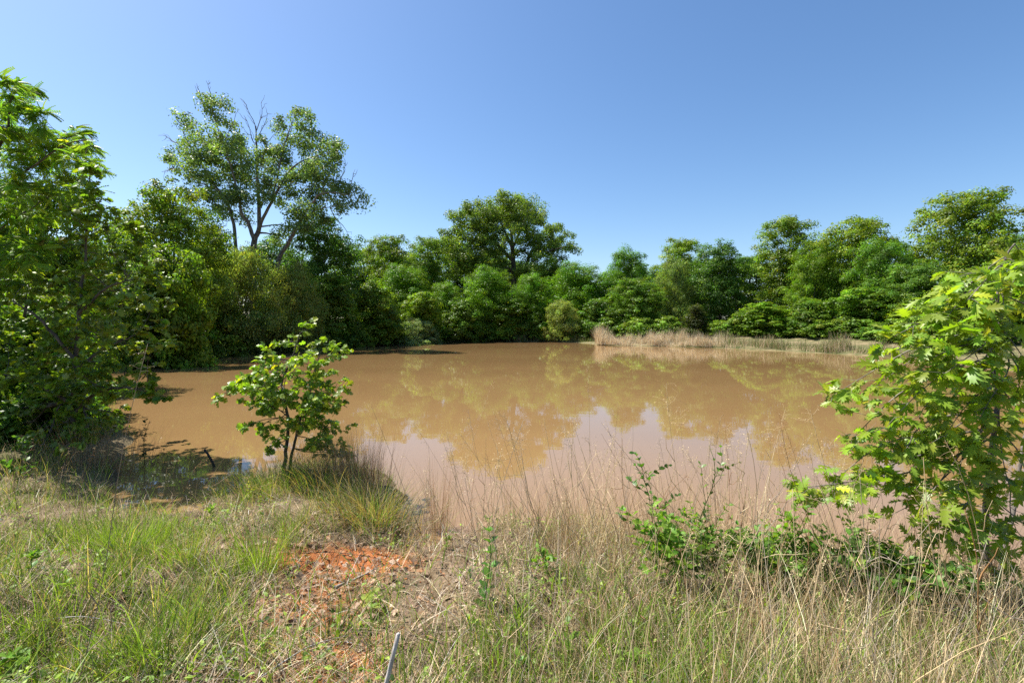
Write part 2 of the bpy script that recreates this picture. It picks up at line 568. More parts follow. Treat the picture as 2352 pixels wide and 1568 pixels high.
def crown_leaves(buf, rng, lobes, n_cl, per, cl_r, leaf, tmpl, base_col, squash=0.75, up=0.5, spread=0.22, yellow=0.05, droop=0.25):
    wts = lobes[:, 3] ** 2
    idx = rng.choice(len(lobes), n_cl, p=wts / wts.sum())
    L = lobes[idx]
    dv = rnd_dir(rng, n_cl); dv[:, 2] = dv[:, 2] * 0.9 + 0.12
    dv = norm(dv)
    C = L[:, :3] + dv * (L[:, 3] * (1.15 - 0.62 * rng.random(n_cl) ** 1.3))[:, None] * np.array([1, 1, 0.85])
    cr = cl_r * rng.uniform(0.6, 1.3, n_cl)
    cc = np.exp(rng.normal(size=(n_cl, 1)) * spread) * (1 + rng.normal(size=(n_cl, 3)) * 0.06)
    pos = np.repeat(C, per, 0)
    q = rnd_dir(rng, n_cl * per)
    q[:, 2] = np.where(rng.random(n_cl * per) < 0.6, np.abs(q[:, 2]), q[:, 2])
    rad = rng.random(n_cl * per) ** 0.45
    o = q * rad[:, None] * np.repeat(cr, per)[:, None] * np.array([1, 1, squash])
    o[:, 2] += 0.15 * np.repeat(cr, per)
    pos = pos + o
    outw = norm(np.repeat(dv, per, 0) * 0.45 + q * 0.9 + np.array([0, 0, up]) + rng.normal(size=(n_cl * per, 3)) * 0.38)
    axis = norm(np.cross(outw, rnd_dir(rng, n_cl * per)) + np.array([0, 0, -droop]))
    col = jitter_col(rng, base_col, n_cl * per, 0.22, yellow) * np.repeat(cc, per, 0)
    sc = leaf * rng.uniform(0.65, 1.3, n_cl * per)
    keep = pos[:, 2] > 0.05
    place(buf, tmpl, pos[keep], frames(axis, outw)[keep], sc[keep], col[keep])
    return C

def limbs(buf, bb, rng, lobes, C, h, r0, lean=(0, 0), n_small=60, stems=1):
    for s in range(stems):
        b = np.array([rng.normal() * 0.25 * (stems > 1) * h * 0.08, rng.normal() * 0.25 * (stems > 1) * h * 0.08, -0.15])
        top = np.array([lean[0] * h + rng.normal() * 0.05 * h, lean[1] * h + rng.normal() * 0.05 * h, h * 0.82])
        T = curve(b, top, rng, 9, 0.03)
        tube(buf, T, r0 * np.linspace(1.15, 0.2, 9) / math.sqrt(stems), 7)
        for l in lobes[s::stems]:
            k = int(np.clip((l[2] / h - 0.25) * 9, 1, 7))
            P = curve(T[k], l[:3], rng, 6, 0.08, -0.03)
            tube(bb, P, r0 * np.linspace(0.42, 0.1, 6), 5)
    sel = rng.choice(len(C), min(n_small, len(C)), replace=False)
    for c in C[sel]:
        j = np.argmin(np.linalg.norm(lobes[:, :3] - c, axis=1))
        tube(bb, curve(lobes[j, :3], c, rng, 4, 0.1), r0 * np.linspace(0.12, 0.03, 4), 3)

PROTO = {}
def proto(key, seed, w, h, base, n_lobes, n_cl, per, cl_r, leaf, tmpl, colr, shape='round', r0=0.16, bark='bark', stems=1, **kw):
    rng = np.random.default_rng(seed)
    lobes = lobes_for(rng, w, h, base, n_lobes, shape)
    cb, tb, bb = Buf(), Buf(), Buf()
    C = crown_leaves(cb, rng, lobes, n_cl, per, cl_r, leaf, tmpl, colr, **kw)
    limbs(tb, bb, rng, lobes, C, h, r0, stems=stems)
    PROTO[key] = (cb.mesh('crown_' + key, M['leaf']), tb.mesh('trunk_' + key, M[bark], True), w, h, bb.mesh('branches_' + key, M[bark], True))

G_OAK = (0.125, 0.206, 0.023)
G_DARK = (0.086, 0.168, 0.026)
G_LOC = (0.108, 0.215, 0.018)
G_WIL = (0.21, 0.275, 0.07)
G_LITE = (0.125, 0.210, 0.020)
proto('oak_a', 1, 9.5, 13, 1.5, 20, 440, 92, 0.8, 0.205, DIAMOND, G_OAK)
proto('oak_b', 2, 8.5, 14, 1.5, 22, 440, 92, 0.78, 0.205, DIAMOND, G_OAK)
proto('oak_c', 3, 10, 12, 1.2, 20, 440, 92, 0.82, 0.21, DIAMOND, G_DARK)
proto('locust_a', 4, 7, 9, 0.8, 18, 300, 150, 0.66, 0.165, NARROW, G_LOC, 'column', 0.09, 'bark', 2, squash=1.1, up=0.3)
proto('locust_b', 5, 6, 9, 0.8, 18, 300, 150, 0.62, 0.165, NARROW, G_LOC, 'round', 0.09, 'bark', 2, squash=1.1, up=0.3)
proto('willow', 6, 8, 8, 0.2, 20, 300, 130, 0.7, 0.24, WILLOW, G_WIL, 'mound', 0.07, 'twig', 3, squash=1.2, droop=0.9, up=0.2)
proto('bush_a', 7, 5, 5, 0.1, 15, 240, 110, 0.52, 0.17, DIAMOND, G_LITE, 'mound', 0.05, 'bark', 3)
proto('bush_b', 8, 5, 5.5, 0.2, 15, 240, 110, 0.5, 0.17, DIAMOND, G_LITE, 'round', 0.05, 'bark', 3)
proto('brush', 9, 4, 2.6, 0.0, 12, 200, 60, 0.42, 0.17, DIAMOND, G_OAK, 'mound', 0.03, 'twig', 3)
proto('cedar', 10, 1.9, 3.6, 0.05, 22, 300, 60, 0.22, 0.13, WILLOW, (0.055, 0.075, 0.018), 'cone', 0.06, 'bark', 1, squash=1.8, up=0.8, droop=-0.8)

def plant_tree(name, key, px, top, width, d, label, cat='tree', group=None, tint=(1, 1, 1), rz=None, seed=0, xy=None, hz=None):
    cm, tm, w0, h0, bm_ = PROTO[key]
    p = at(px, top, d)
    x = p[0]
    z0 = gz(x, d) - 0.05
    h = p[2] - z0
    w = width / FPX * d
    e = empty(name, (x, d, z0))
    e.rotation_euler = (0, 0, random.Random(seed * 7 + px).uniform(0, 6.28) if rz is None else rz)
    e.scale = (w / w0, w / w0, h / h0)
    tag(e, label, cat, group)
    c = link('crown', cm, e); c.color = (*tint, 1)
    t = link('trunk', tm, e)
    link('branches', bm_, t)
    return e

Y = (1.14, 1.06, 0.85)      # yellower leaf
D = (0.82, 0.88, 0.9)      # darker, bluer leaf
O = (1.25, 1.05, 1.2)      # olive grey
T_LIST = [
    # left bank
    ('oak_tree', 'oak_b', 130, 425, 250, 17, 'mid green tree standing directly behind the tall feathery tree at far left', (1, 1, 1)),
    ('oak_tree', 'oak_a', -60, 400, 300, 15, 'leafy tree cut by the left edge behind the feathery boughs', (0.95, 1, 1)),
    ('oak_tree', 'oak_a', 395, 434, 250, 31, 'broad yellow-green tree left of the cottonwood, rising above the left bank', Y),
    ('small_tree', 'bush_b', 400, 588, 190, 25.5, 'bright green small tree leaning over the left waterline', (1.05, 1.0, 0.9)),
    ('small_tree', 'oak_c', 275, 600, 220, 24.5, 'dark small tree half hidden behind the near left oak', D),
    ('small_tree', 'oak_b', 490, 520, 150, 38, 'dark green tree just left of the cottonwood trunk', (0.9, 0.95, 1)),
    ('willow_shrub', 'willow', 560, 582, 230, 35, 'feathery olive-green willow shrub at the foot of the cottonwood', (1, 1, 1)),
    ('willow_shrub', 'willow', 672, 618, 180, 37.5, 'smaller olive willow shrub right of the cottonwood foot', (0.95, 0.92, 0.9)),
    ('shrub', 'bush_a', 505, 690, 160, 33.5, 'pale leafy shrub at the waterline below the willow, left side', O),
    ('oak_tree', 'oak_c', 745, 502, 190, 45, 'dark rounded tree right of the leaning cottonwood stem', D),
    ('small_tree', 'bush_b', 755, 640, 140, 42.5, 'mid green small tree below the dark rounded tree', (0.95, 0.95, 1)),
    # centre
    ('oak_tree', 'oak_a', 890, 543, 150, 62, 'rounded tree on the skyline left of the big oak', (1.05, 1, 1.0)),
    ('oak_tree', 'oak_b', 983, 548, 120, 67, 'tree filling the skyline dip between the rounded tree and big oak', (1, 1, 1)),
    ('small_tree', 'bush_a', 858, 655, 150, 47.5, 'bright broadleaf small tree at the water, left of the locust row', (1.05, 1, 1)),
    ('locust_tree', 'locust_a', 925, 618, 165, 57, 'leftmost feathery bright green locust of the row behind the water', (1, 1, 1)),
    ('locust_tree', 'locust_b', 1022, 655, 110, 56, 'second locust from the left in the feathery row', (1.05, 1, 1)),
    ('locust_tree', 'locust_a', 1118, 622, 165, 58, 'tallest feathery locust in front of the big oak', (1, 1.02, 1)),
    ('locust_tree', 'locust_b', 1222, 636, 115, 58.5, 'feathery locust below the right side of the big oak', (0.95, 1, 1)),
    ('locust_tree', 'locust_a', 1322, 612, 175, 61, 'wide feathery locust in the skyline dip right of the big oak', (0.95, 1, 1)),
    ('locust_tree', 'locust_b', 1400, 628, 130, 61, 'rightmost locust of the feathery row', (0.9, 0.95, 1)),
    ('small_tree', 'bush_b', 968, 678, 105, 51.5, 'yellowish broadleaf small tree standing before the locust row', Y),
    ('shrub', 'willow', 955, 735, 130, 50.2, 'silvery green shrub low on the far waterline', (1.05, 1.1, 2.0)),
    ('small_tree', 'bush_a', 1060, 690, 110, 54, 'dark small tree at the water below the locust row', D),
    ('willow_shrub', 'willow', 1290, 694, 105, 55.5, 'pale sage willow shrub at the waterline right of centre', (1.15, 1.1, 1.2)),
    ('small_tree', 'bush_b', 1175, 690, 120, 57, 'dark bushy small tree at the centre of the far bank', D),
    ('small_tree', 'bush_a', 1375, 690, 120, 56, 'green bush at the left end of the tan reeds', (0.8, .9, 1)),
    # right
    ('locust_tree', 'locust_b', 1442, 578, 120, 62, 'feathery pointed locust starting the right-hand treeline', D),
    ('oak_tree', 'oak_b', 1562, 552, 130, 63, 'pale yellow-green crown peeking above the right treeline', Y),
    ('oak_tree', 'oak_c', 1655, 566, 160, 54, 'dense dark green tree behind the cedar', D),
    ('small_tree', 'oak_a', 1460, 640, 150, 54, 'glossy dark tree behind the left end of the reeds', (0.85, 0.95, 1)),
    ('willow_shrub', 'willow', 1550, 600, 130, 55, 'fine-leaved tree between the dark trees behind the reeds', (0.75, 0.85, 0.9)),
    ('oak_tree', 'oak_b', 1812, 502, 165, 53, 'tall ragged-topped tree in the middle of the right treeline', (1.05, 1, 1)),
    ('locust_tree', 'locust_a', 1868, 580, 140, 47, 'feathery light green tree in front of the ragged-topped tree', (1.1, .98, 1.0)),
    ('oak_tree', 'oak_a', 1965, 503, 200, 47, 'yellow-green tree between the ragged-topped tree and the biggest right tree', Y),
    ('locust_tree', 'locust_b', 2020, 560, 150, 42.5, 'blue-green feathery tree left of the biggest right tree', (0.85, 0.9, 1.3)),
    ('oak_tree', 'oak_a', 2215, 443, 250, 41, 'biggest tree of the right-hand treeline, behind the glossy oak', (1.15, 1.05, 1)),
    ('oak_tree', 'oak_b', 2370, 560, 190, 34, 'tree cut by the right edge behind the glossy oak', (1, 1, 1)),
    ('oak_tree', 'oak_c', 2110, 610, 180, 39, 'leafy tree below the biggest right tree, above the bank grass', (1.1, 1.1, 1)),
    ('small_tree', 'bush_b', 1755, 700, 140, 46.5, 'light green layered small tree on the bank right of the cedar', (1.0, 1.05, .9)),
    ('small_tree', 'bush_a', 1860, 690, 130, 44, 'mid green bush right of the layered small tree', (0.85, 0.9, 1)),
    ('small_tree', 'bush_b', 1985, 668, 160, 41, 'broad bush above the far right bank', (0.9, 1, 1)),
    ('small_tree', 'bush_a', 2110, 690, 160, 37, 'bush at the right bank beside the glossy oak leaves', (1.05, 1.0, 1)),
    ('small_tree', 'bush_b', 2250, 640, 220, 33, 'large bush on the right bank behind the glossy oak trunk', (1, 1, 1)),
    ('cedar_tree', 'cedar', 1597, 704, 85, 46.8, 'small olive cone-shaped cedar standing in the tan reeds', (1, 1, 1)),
]
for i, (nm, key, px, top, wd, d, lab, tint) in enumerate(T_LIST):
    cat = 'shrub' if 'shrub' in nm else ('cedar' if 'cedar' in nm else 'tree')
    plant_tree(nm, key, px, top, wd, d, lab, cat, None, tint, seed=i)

ORD = ['first', 'second', 'third', 'fourth', 'fifth', 'sixth', 'seventh', 'eighth', 'ninth', 'tenth', 'eleventh', 'twelfth', 'thirteenth', 'fourteenth', 'fifteenth', 'sixteenth', 'seventeenth',
       'eighteenth', 'nineteenth', 'twentieth', 'twenty-first', 'twenty-second', 'twenty-third', 'twenty-fourth', 'twenty-fifth', 'twenty-sixth', 'twenty-seventh', 'twenty-eighth', 'twenty-ninth', 'thirtieth']
# second rank of forest, seen only through gaps
rr = random.Random(5)
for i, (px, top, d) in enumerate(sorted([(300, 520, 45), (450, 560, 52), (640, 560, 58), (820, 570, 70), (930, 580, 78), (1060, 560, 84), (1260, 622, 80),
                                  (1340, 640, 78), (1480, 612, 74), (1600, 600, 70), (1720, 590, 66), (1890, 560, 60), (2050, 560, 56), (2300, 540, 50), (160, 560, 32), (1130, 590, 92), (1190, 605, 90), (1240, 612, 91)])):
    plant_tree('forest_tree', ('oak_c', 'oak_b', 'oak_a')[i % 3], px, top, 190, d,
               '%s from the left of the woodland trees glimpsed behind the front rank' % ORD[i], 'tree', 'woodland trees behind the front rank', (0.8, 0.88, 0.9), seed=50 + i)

# low brush along the far waterline
for i, (px, d, wd, top) in enumerate([(300, 24.8, 110, 748), (350, 26, 120, 735), (415, 30, 120, 740), (470, 33, 110, 735), (540, 36.6, 110, 742), (610, 37.8, 120, 738),
                                      (690, 40, 110, 735), (760, 43, 100, 740), (820, 45.5, 100, 738), (880, 48.6, 90, 745), (930, 51, 90, 750), (990, 53, 90, 748),
                                      (1050, 55, 90, 742), (1110, 56.5, 90, 735), (1170, 57, 90, 740), (1230, 57, 90, 742), (1290, 56.5, 90, 745), (1340, 56, 90, 740), (1400, 54, 90, 735),
                                      (1470, 51, 100, 738), (1530, 50.5, 90, 735), (1660, 49, 100, 738), (1700, 48, 90, 735), (1810, 45, 100, 740),
                                      (1890, 42, 110, 745), (1950, 41, 100, 742), (2030, 38, 110, 745), (2080, 35.5, 110, 752), (2160, 33, 120, 745), (2230, 30.5, 130, 750)]):
    plant_tree('low_shrub', 'brush', px, top + rr.randint(-12, 8), wd, d, '%s from the left of the low shrubs edging the far waterline' % ORD[i], 'shrub',
               'low shrubs along the far bank', rr.choice([(0.8, 0.9, 1), (1.2, 1.15, 1.3), (1, 1, 1), (0.7, 0.8, 0.9)]), seed=90 + i)

# ------------------------------------------------------------------ trees with surveyed limbs and clumps
def clump_tree(name, label, d, stems, clumps, leaf, tmpl, colr, per_r2, seed, thick=3.0, bark='bark', twigs=None, cat='tree',
               spread=0.2, yellow=0.05, mat='leaf', up=0.5, sub=0.42, grow=1.0):
    """stems: list of (points[(px,py)], r0, r1, depth offset at the end); clumps: (px, py, radius px)"""
    rng = np.random.default_rng(seed)
    bx, by = stems[0][0][0]
    b = at(bx, by, d)
    base = np.array([b[0], d, gz(b[0], d) - 0.1])
    e = empty(name, base)
    tag(e, label, cat)
    tb = Buf(); bb = Buf()
    nodes = []
    for pts, r0, r1, off in stems:
        n = len(pts)
        P = np.array([at(px, py, d + off * k / max(n - 1, 1)) for k, (px, py) in enumerate(pts)])
        if pts[0][1] > 600:
            P[0, 2] = gz(P[0, 0], P[0, 1]) - 0.1
        P = smooth_poly(P, rng, 5, 0.004 * d / 10)
        tube(tb, P, np.linspace(r0, r1, len(P)), 8)
        k0 = len(P) // 4
        nodes.append(np.c_[P[k0:], np.linspace(r0, r1, len(P))[k0:]])
    nodes = np.vstack(nodes)
    cb = Buf()
    for (px, py, rp) in clumps:
        R = rp / FPX * d * grow
        dd = d + rng.uniform(-1, 1) * thick
        c = at(px, py, dd)
        if c[2] - R < 0.1: c[2] = max(c[2], 0.3)
        cost = np.linalg.norm(nodes[:, :3] - c, axis=1) + np.maximum(nodes[:, 2] - c[2], 0) * 1.2
        j = np.argmin(cost)
        rr_ = min(nodes[j, 3] * 0.5, 0.012 * d / 10 * 3)
        P = curve(nodes[j, :3], c, rng, 7, 0.07)
        tube(bb, P, np.linspace(rr_, rr_ * 0.3, 7), 5)
        nsub = max(4, int(5 * (R / (sub * 1.0)) ** 2 * 0.5))
        nsub = min(nsub, 40)
        S = c + rnd_dir(rng, nsub) * (rng.random(nsub) ** 0.5)[:, None] * R * np.array([1, 1, 0.85])
        for s in S[: min(nsub, 10)]:
            tube(bb, curve(c, s, rng, 4, 0.1), np.linspace(rr_ * 0.3, rr_ * 0.1, 4), 3)
        per = max(6, int(per_r2 * R * R / nsub))
        n = nsub * per
        q = rnd_dir(rng, n)
        pos = np.repeat(S, per, 0) + q * (rng.random(n) ** 0.5)[:, None] * sub * rng.uniform(0.7, 1.2) * np.array([1, 1, 0.7])
        outw = norm((pos - c) / R * 0.5 + q * 0.5 + np.array([0, 0, up]) + rng.normal(size=(n, 3)) * 0.5)
        axis = norm(np.cross(outw, rnd_dir(rng, n)) + np.array([0, 0, -0.3]))
        cc = np.repeat(np.exp(rng.normal(size=(nsub, 1)) * spread), per, 0)
        col = jitter_col(rng, colr, n, 0.22, yellow) * cc
        ok = pos[:, 2] > 0.06
        place(cb, tmpl, pos[ok], frames(axis, outw)[ok], (leaf * rng.uniform(0.7, 1.3, n))[ok], col[ok])
    if twigs:
        for (x0, y0, x1, y1) in twigs:
            o = rng.uniform(-1, 1)
            p0, p1 = at(x0, y0, d + o), at(x1, y1, d + o)
            r = 0.0011 * d
            P = curve(p0, p1, rng, 6, 0.06)
            tube(bb, P, np.linspace(r, r * 0.35, 6), 4)
            for k in range(5):
                a_ = P[rng.integers(1, 6)]
                L_ = np.linalg.norm(p1 - p0) * rng.uniform(0.25, 0.5)
                tube(bb, curve(a_, a_ + norm(p1 - p0 + rng.normal(size=3) * 0.5 * np.linalg.norm(p1 - p0)) * L_, rng, 4, 0.08), np.linspace(r * 0.5, r * 0.2, 4), 3)
    t_ = link('trunk', tb.mesh('trunk', M[bark], True, base), e)
    link('branches', bb.mesh('branches', M[bark], True, base), t_)
    link('crown', cb.mesh('crown', M[mat], False, base), e)
    return e

cott_stems = [
    ([(580, 780), (582, 603), (585, 550), (596, 520), (592, 423), (590, 350), (588, 290)], 0.307, 0.034, 1.0),
    ([(584, 552), (570, 510), (556, 492), (548, 450), (530, 380), (505, 310), (482, 225)], 0.169, 0.019, -1.5),
    ([(541, 780), (542, 573), (532, 493), (512, 450), (490, 420), (465, 378), (437, 338), (420, 300)], 0.158, 0.024, 1.5),
    ([(594, 530), (607, 498), (635, 443), (665, 393), (700, 368), (752, 352)], 0.149, 0.024, -2.0),
    ([(625, 462), (640, 390), (652, 338), (668, 290), (678, 262)], 0.090, 0.019, 2.5),
    ([(620, 780), (637, 613), (660, 563), (690, 508), (715, 470), (745, 443), (810, 450)], 0.208, 0.024, -3.0),
    ([(696, 500), (735, 480), (780, 473)], 0.070, 0.019, -1.5),
    ([(505, 440), (470, 425), (430, 400), (400, 362)], 0.070, 0.014, 0.8),
]
cott_clumps = [(474, 232, 22), (500, 250, 24), (512, 275, 26), (425, 282, 20), (435, 312, 28), (462, 330, 30), (500, 315, 32), (530, 335, 32), (412, 350, 24), (395, 365, 18),
               (450, 365, 34), (490, 370, 36), (535, 375, 36), (425, 400, 28), (465, 415, 34), (510, 415, 38), (555, 410, 34), (480, 450, 32), (525, 460, 34), (565, 455, 30),
               (510, 492, 26), (548, 488, 22), (440, 440, 20), (560, 335, 22), (575, 370, 28), (610, 345, 26), (605, 385, 32), (640, 340, 28), (668, 275, 22), (690, 262, 20),
               (692, 290, 26), (660, 315, 28), (700, 330, 32), (735, 325, 26), (765, 335, 24), (770, 360, 26), (735, 360, 30), (690, 375, 34), (650, 375, 32), (740, 385, 26),
               (625, 425, 32), (665, 410, 32), (700, 405, 26), (645, 455, 26), (605, 440, 22), (720, 430, 28), (755, 415, 26), (785, 430, 26), (815, 445, 24), (832, 465, 14),
               (760, 450, 30), (725, 465, 32), (690, 490, 30), (660, 520, 24), (705, 520, 26), (780, 465, 22), (740, 500, 24), (640, 540, 20)]
clump_tree('cottonwood_tree', 'tall open cottonwood with forked trunk and bare top twigs towering over left bank', 41, cott_stems, cott_clumps, 0.18, DIAMOND,
           (0.145, 0.22, 0.082), 450, 21, thick=3.0, bark='bark_grey', spread=0.16, yellow=0.02, sub=0.75, grow=1.3,
           twigs=[(588, 300, 566, 240), (590, 300, 600, 238), (592, 320, 615, 262), (585, 330, 560, 265), (482, 225, 478, 195), (470, 240, 452, 192), (410, 330, 378, 312),
                  (405, 370, 372, 395), (430, 290, 400, 262), (780, 420, 792, 382), (800, 440, 812, 400), (760, 480, 800, 545), (430, 430, 405, 450), (600, 380, 640, 300), (520, 330, 540, 270)])

oak_stems = [
    ([(1180, 770), (1180, 622), (1176, 560), (1170, 500)], 0.562, 0.120, 0),
    ([(1180, 610), (1215, 590), (1260, 578), (1300, 565)], 0.262, 0.048, -3),
    ([(1178, 600), (1140, 560), (1100, 530), (1060, 520)], 0.262, 0.048, -3),
    ([(1177, 570), (1200, 520), (1215, 480)], 0.225, 0.048, 2),
    ([(1176, 570), (1150, 510), (1130, 475)], 0.225, 0.048, 2),
]
oak_clumps = [(1079, 484, 20), (1092, 505, 24), (1160, 462, 24), (1195, 460, 22), (1134, 482, 28), (1175, 480, 28), (1222, 483, 26), (1243, 503, 24), (1262, 528, 26), (1290, 548, 22), (1308, 568, 14),
              (1280, 575, 22), (1184, 512, 36), (1140, 520, 36), (1088, 532, 30), (1050, 515, 22), (1040, 540, 26), (1020, 572, 26), (1080, 570, 32), (1120, 560, 32), (1160, 560, 30), (1215, 530, 34),
              (1240, 560, 28), (1205, 575, 24), (1100, 605, 32), (1060, 605, 28), (1150, 605, 26), (1235, 600, 22), (1265, 595, 18), (1278, 622, 22), (1210, 622, 24), (1160, 495, 30), (1110, 490, 20)]
clump_tree('oak_tree', 'big broad oak crowning the skyline at the centre of the far bank', 76, oak_stems, oak_clumps, 0.25, DIAMOND, (0.135, 0.205, 0.036), 330, 22, thick=6, spread=0.16, sub=1.1, grow=1.45)

# ------------------------------------------------------------------ near plants whose leaves are parts
def leaf_protos(tmpl, name, colr, seed, mat, n=6, amt=0.2):
    rng = np.random.default_rng(seed)
    out = []
    for k in range(n):
        V, F = tmpl
        V = V.copy()
        V[:, 2] += 0.10 * np.sin(V[:, 0] * 5 + k) * rng.uniform(0.3, 1) + 0.12 * (rng.random() - 0.5) * V[:, 1] ** 2
        V[:, 0] += 0.06 * np.sin(V[:, 1] * 3 + k)
        c = jitter_col(rng, colr, 1, amt, 0.1)
        out.append(mesh_from('%s_%s' % (name, 'blade'), V, F, mat, np.repeat(c, len(V), 0)))
    return out

def leaves_to_parts(parent, base, tmpl, pos, R, sc, colr, rng, seed, mat, limit=300, part='leaf', rest='foliage', amt=0.22, yellow=0.06, cols=None):
    """the leaves that show largest become parts; the others are one joined part"""
    sx, sy, f = scr(pos)
    vis = (sx > -20) & (sx < 2372) & (sy > -20) & (sy < 1590)
    score = sc / f * (1 + 10 * vis)
    order = np.argsort(-score)
    take = order[:limit]
    other = order[limit:]
    protos = leaf_protos(tmpl, part, colr, seed, mat, 8, amt)
    for k, i in enumerate(take):
        o = link(part, protos[k % len(protos)], parent)
        m = Matrix([[*(R[i][r] * sc[i]), (pos[i] - base)[r]] for r in range(3)] + [[0, 0, 0, 1]])
        o.matrix_basis = m
    if len(other):
        b = Buf()
        c = jitter_col(rng, colr, len(other), amt, yellow)
        place(b, tmpl, pos[other], R[other], sc[other], c)
        o = link(rest, b.mesh(rest, mat, False, base), parent)
        o['kind'] = 'stuff'

def twig_leaves(rng, P, n, spread, up=0.8, start=0.3):
    """leaf positions and frames along a twig polyline"""
    t = start + (1 - start) * np.sqrt(rng.random(n))
    idx = t * (len(P) - 1)
    k = np.clip(idx.astype(int), 0, len(P) - 2)
    pos = P[k] + (P[k + 1] - P[k]) * (idx - k)[:, None]
    tan = norm(P[k + 1] - P[k])
    side = norm(np.cross(tan, np.array([0, 0, 1.0])) + 1e-6) * rng.choice([-1, 1], n)[:, None]
    axis = norm(tan * rng.uniform(0.2, 0.9, (n, 1)) + side * rng.uniform(0.3, 1.0, (n, 1)) + rng.normal(size=(n, 3)) * spread + np.array([0, 0, -0.15]))
    nrm = norm(np.array([-0.2, -0.12, up]) + rng.normal(size=(n, 3)) * 0.5)
    return pos, frames(axis, nrm)

def branchy(tb, rng, trunk, tips, r_b, side_n, side_len, leaf_n, leaf_rng, flat=0.25, up=0.75):
    """branches from the trunk polyline to each tip with side twigs, returns leaves"""
    PO, RO, SO = [], [], []
    for tip, kfrac in tips:
        a0 = trunk[int(np.clip(kfrac, 0, 1) * (len(trunk) - 1))]
        B = curve(a0, tip, rng, 9, 0.05, 0.04)
        L = np.linalg.norm(tip - a0)
        tube(tb, B, np.linspace(r_b * (0.5 + 0.5 * min(L, 1.5)), r_b * 0.2, 9), 5)
        ns = max(3, int(side_n * L))
        tw = [B[4:]]
        for k in range(ns):
            t = 0.22 + 0.78 * (k + rng.random()) / ns
            q = B[min(int(t * 8), 7)] + (B[min(int(t * 8) + 1, 8)] - B[min(int(t * 8), 7)]) * (t * 8 % 1)
            dirb = norm(tip - a0)
            sd = norm(np.cross(dirb, np.array([0, 0, 1.0]))) * (1 if k % 2 else -1)
            dv = norm(dirb * 0.7 + sd * rng.uniform(0.4, 1.1) + np.array([0, 0, rng.normal() * flat + 0.08]))
            W = curve(q, q + dv * side_len * rng.uniform(0.6, 1.25), rng, 5, 0.07)
            tube(tb, W, np.linspace(r_b * 0.28, r_b * 0.1, 5), 4)
            tw.append(W)
        for W in tw:
            p, R = twig_leaves(rng, W, leaf_n, 0.4, up)
            PO.append(p); RO.append(R); SO.append(rng.uniform(*leaf_rng, leaf_n))
    return np.concatenate(PO), np.concatenate(RO), np.concatenate(SO)

# glossy red oak on the right
def red_oak():
    rng = np.random.default_rng(31)
    d0 = 3.85
    bpt = at(2285, 1400, d0)
    base = np.array([bpt[0], d0, gz(bpt[0], d0) - 0.03])
    e = empty('oak_sapling', base)
    tag(e, 'glossy bright green lobed oak at the water edge, cut by the right edge', 'oak')
    tb = Buf(); bb = Buf()
    T = smooth_poly([base, at(2262, 1220, 3.86), at(2275, 1050, 3.9), at(2290, 920, 3.85), at(2275, 800, 3.9), at(2290, 700, 3.88), at(2296, 625, 3.85), at(2330, 560, 3.8)], rng, 6, 0.004)
    tube(tb, T, np.linspace(0.026, 0.006, len(T)), 8)
    S2 = smooth_poly([base + np.array([0.05, 0.05, 0]), at(2330, 1150, 4.1), at(2360, 980, 4.3), at(2420, 800, 4.4)], rng, 6, 0.004)
    tube(tb, S2, np.linspace(0.02, 0.006, len(S2)), 7)
    tips = []
    def tp(px, py, d, k): tips.append((at(px, py, d), k))
    # upper cone
    tp(2340, 575, 3.8, 1.0); tp(2260, 630, 3.75, .95); tp(2180, 655, 3.9, .9); tp(2220, 690, 3.5, .9); tp(2350, 650, 3.6, .92); tp(2150, 700, 3.7, .86); tp(2110, 720, 4.0, .84)
    tp(2160, 750, 3.5, .82); tp(2090, 770, 3.8, .78); tp(2012, 790, 3.7, .74); tp(2130, 800, 3.5, .76); tp(2230, 770, 3.4, .8); tp(2330, 750, 3.5, .82); tp(2420, 720, 3.8, .84)
    tp(2240, 730, 4.3, .84); tp(2330, 700, 4.3, .86); tp(2440, 790, 3.8, .78)
    # second tier
    tp(1912, 908, 3.9, .62); tp(2000, 890, 3.7, .63); tp(2080, 875, 3.55, .66); tp(2160, 865, 3.4, .68); tp(2260, 860, 3.4, .68); tp(2370, 860, 3.5, .68); tp(2440, 900, 3.8, .64)
    # third tier
    tp(1940, 1025, 3.75, .53); tp(2030, 985, 3.55, .56); tp(2110, 960, 3.5, .58); tp(2170, 1005, 3.4, .55); tp(2100, 1020, 3.9, .53); tp(2250, 960, 3.4, .6); tp(2370, 980, 3.4, .6); tp(2430, 1040, 3.8, .52)
    # low tiers
    tp(1822, 1122, 3.85, .38); tp(1865, 1150, 3.8, .37); tp(1910, 1155, 3.65, .36); tp(1990, 1120, 3.55, .41); tp(2070, 1105, 3.75, .43); tp(2040, 1185, 3.45, .35); tp(2120, 1155, 3.4, .39)
    tp(2200, 1125, 3.35, .42); tp(2320, 1125, 3.35, .43); tp(2430, 1160, 3.6, .38); tp(2120, 1265, 3.55, .26); tp(2180, 1225, 3.4, .30); tp(2250, 1265, 3.35, .26); tp(2350, 1240, 3.35, .28)
    tp(2300, 1330, 3.4, .18); tp(2430, 1290, 3.5, .22)
    pos, R, sc = branchy(bb, rng, T, tips, 0.008, 8, 0.17, 6, (0.07, 0.15), up=0.9)
    t_ = link('trunk', tb.mesh('trunk', M['bark_grey'], True, base), e)
    link('branches', bb.mesh('branches', M['bark_grey'], True, base), t_)
    leaves_to_parts(e, base, RED_OAK, pos, R, sc, (0.215, 0.305, 0.030), rng, 32, M['gloss_leaf'], yellow=0.1)
red_oak()

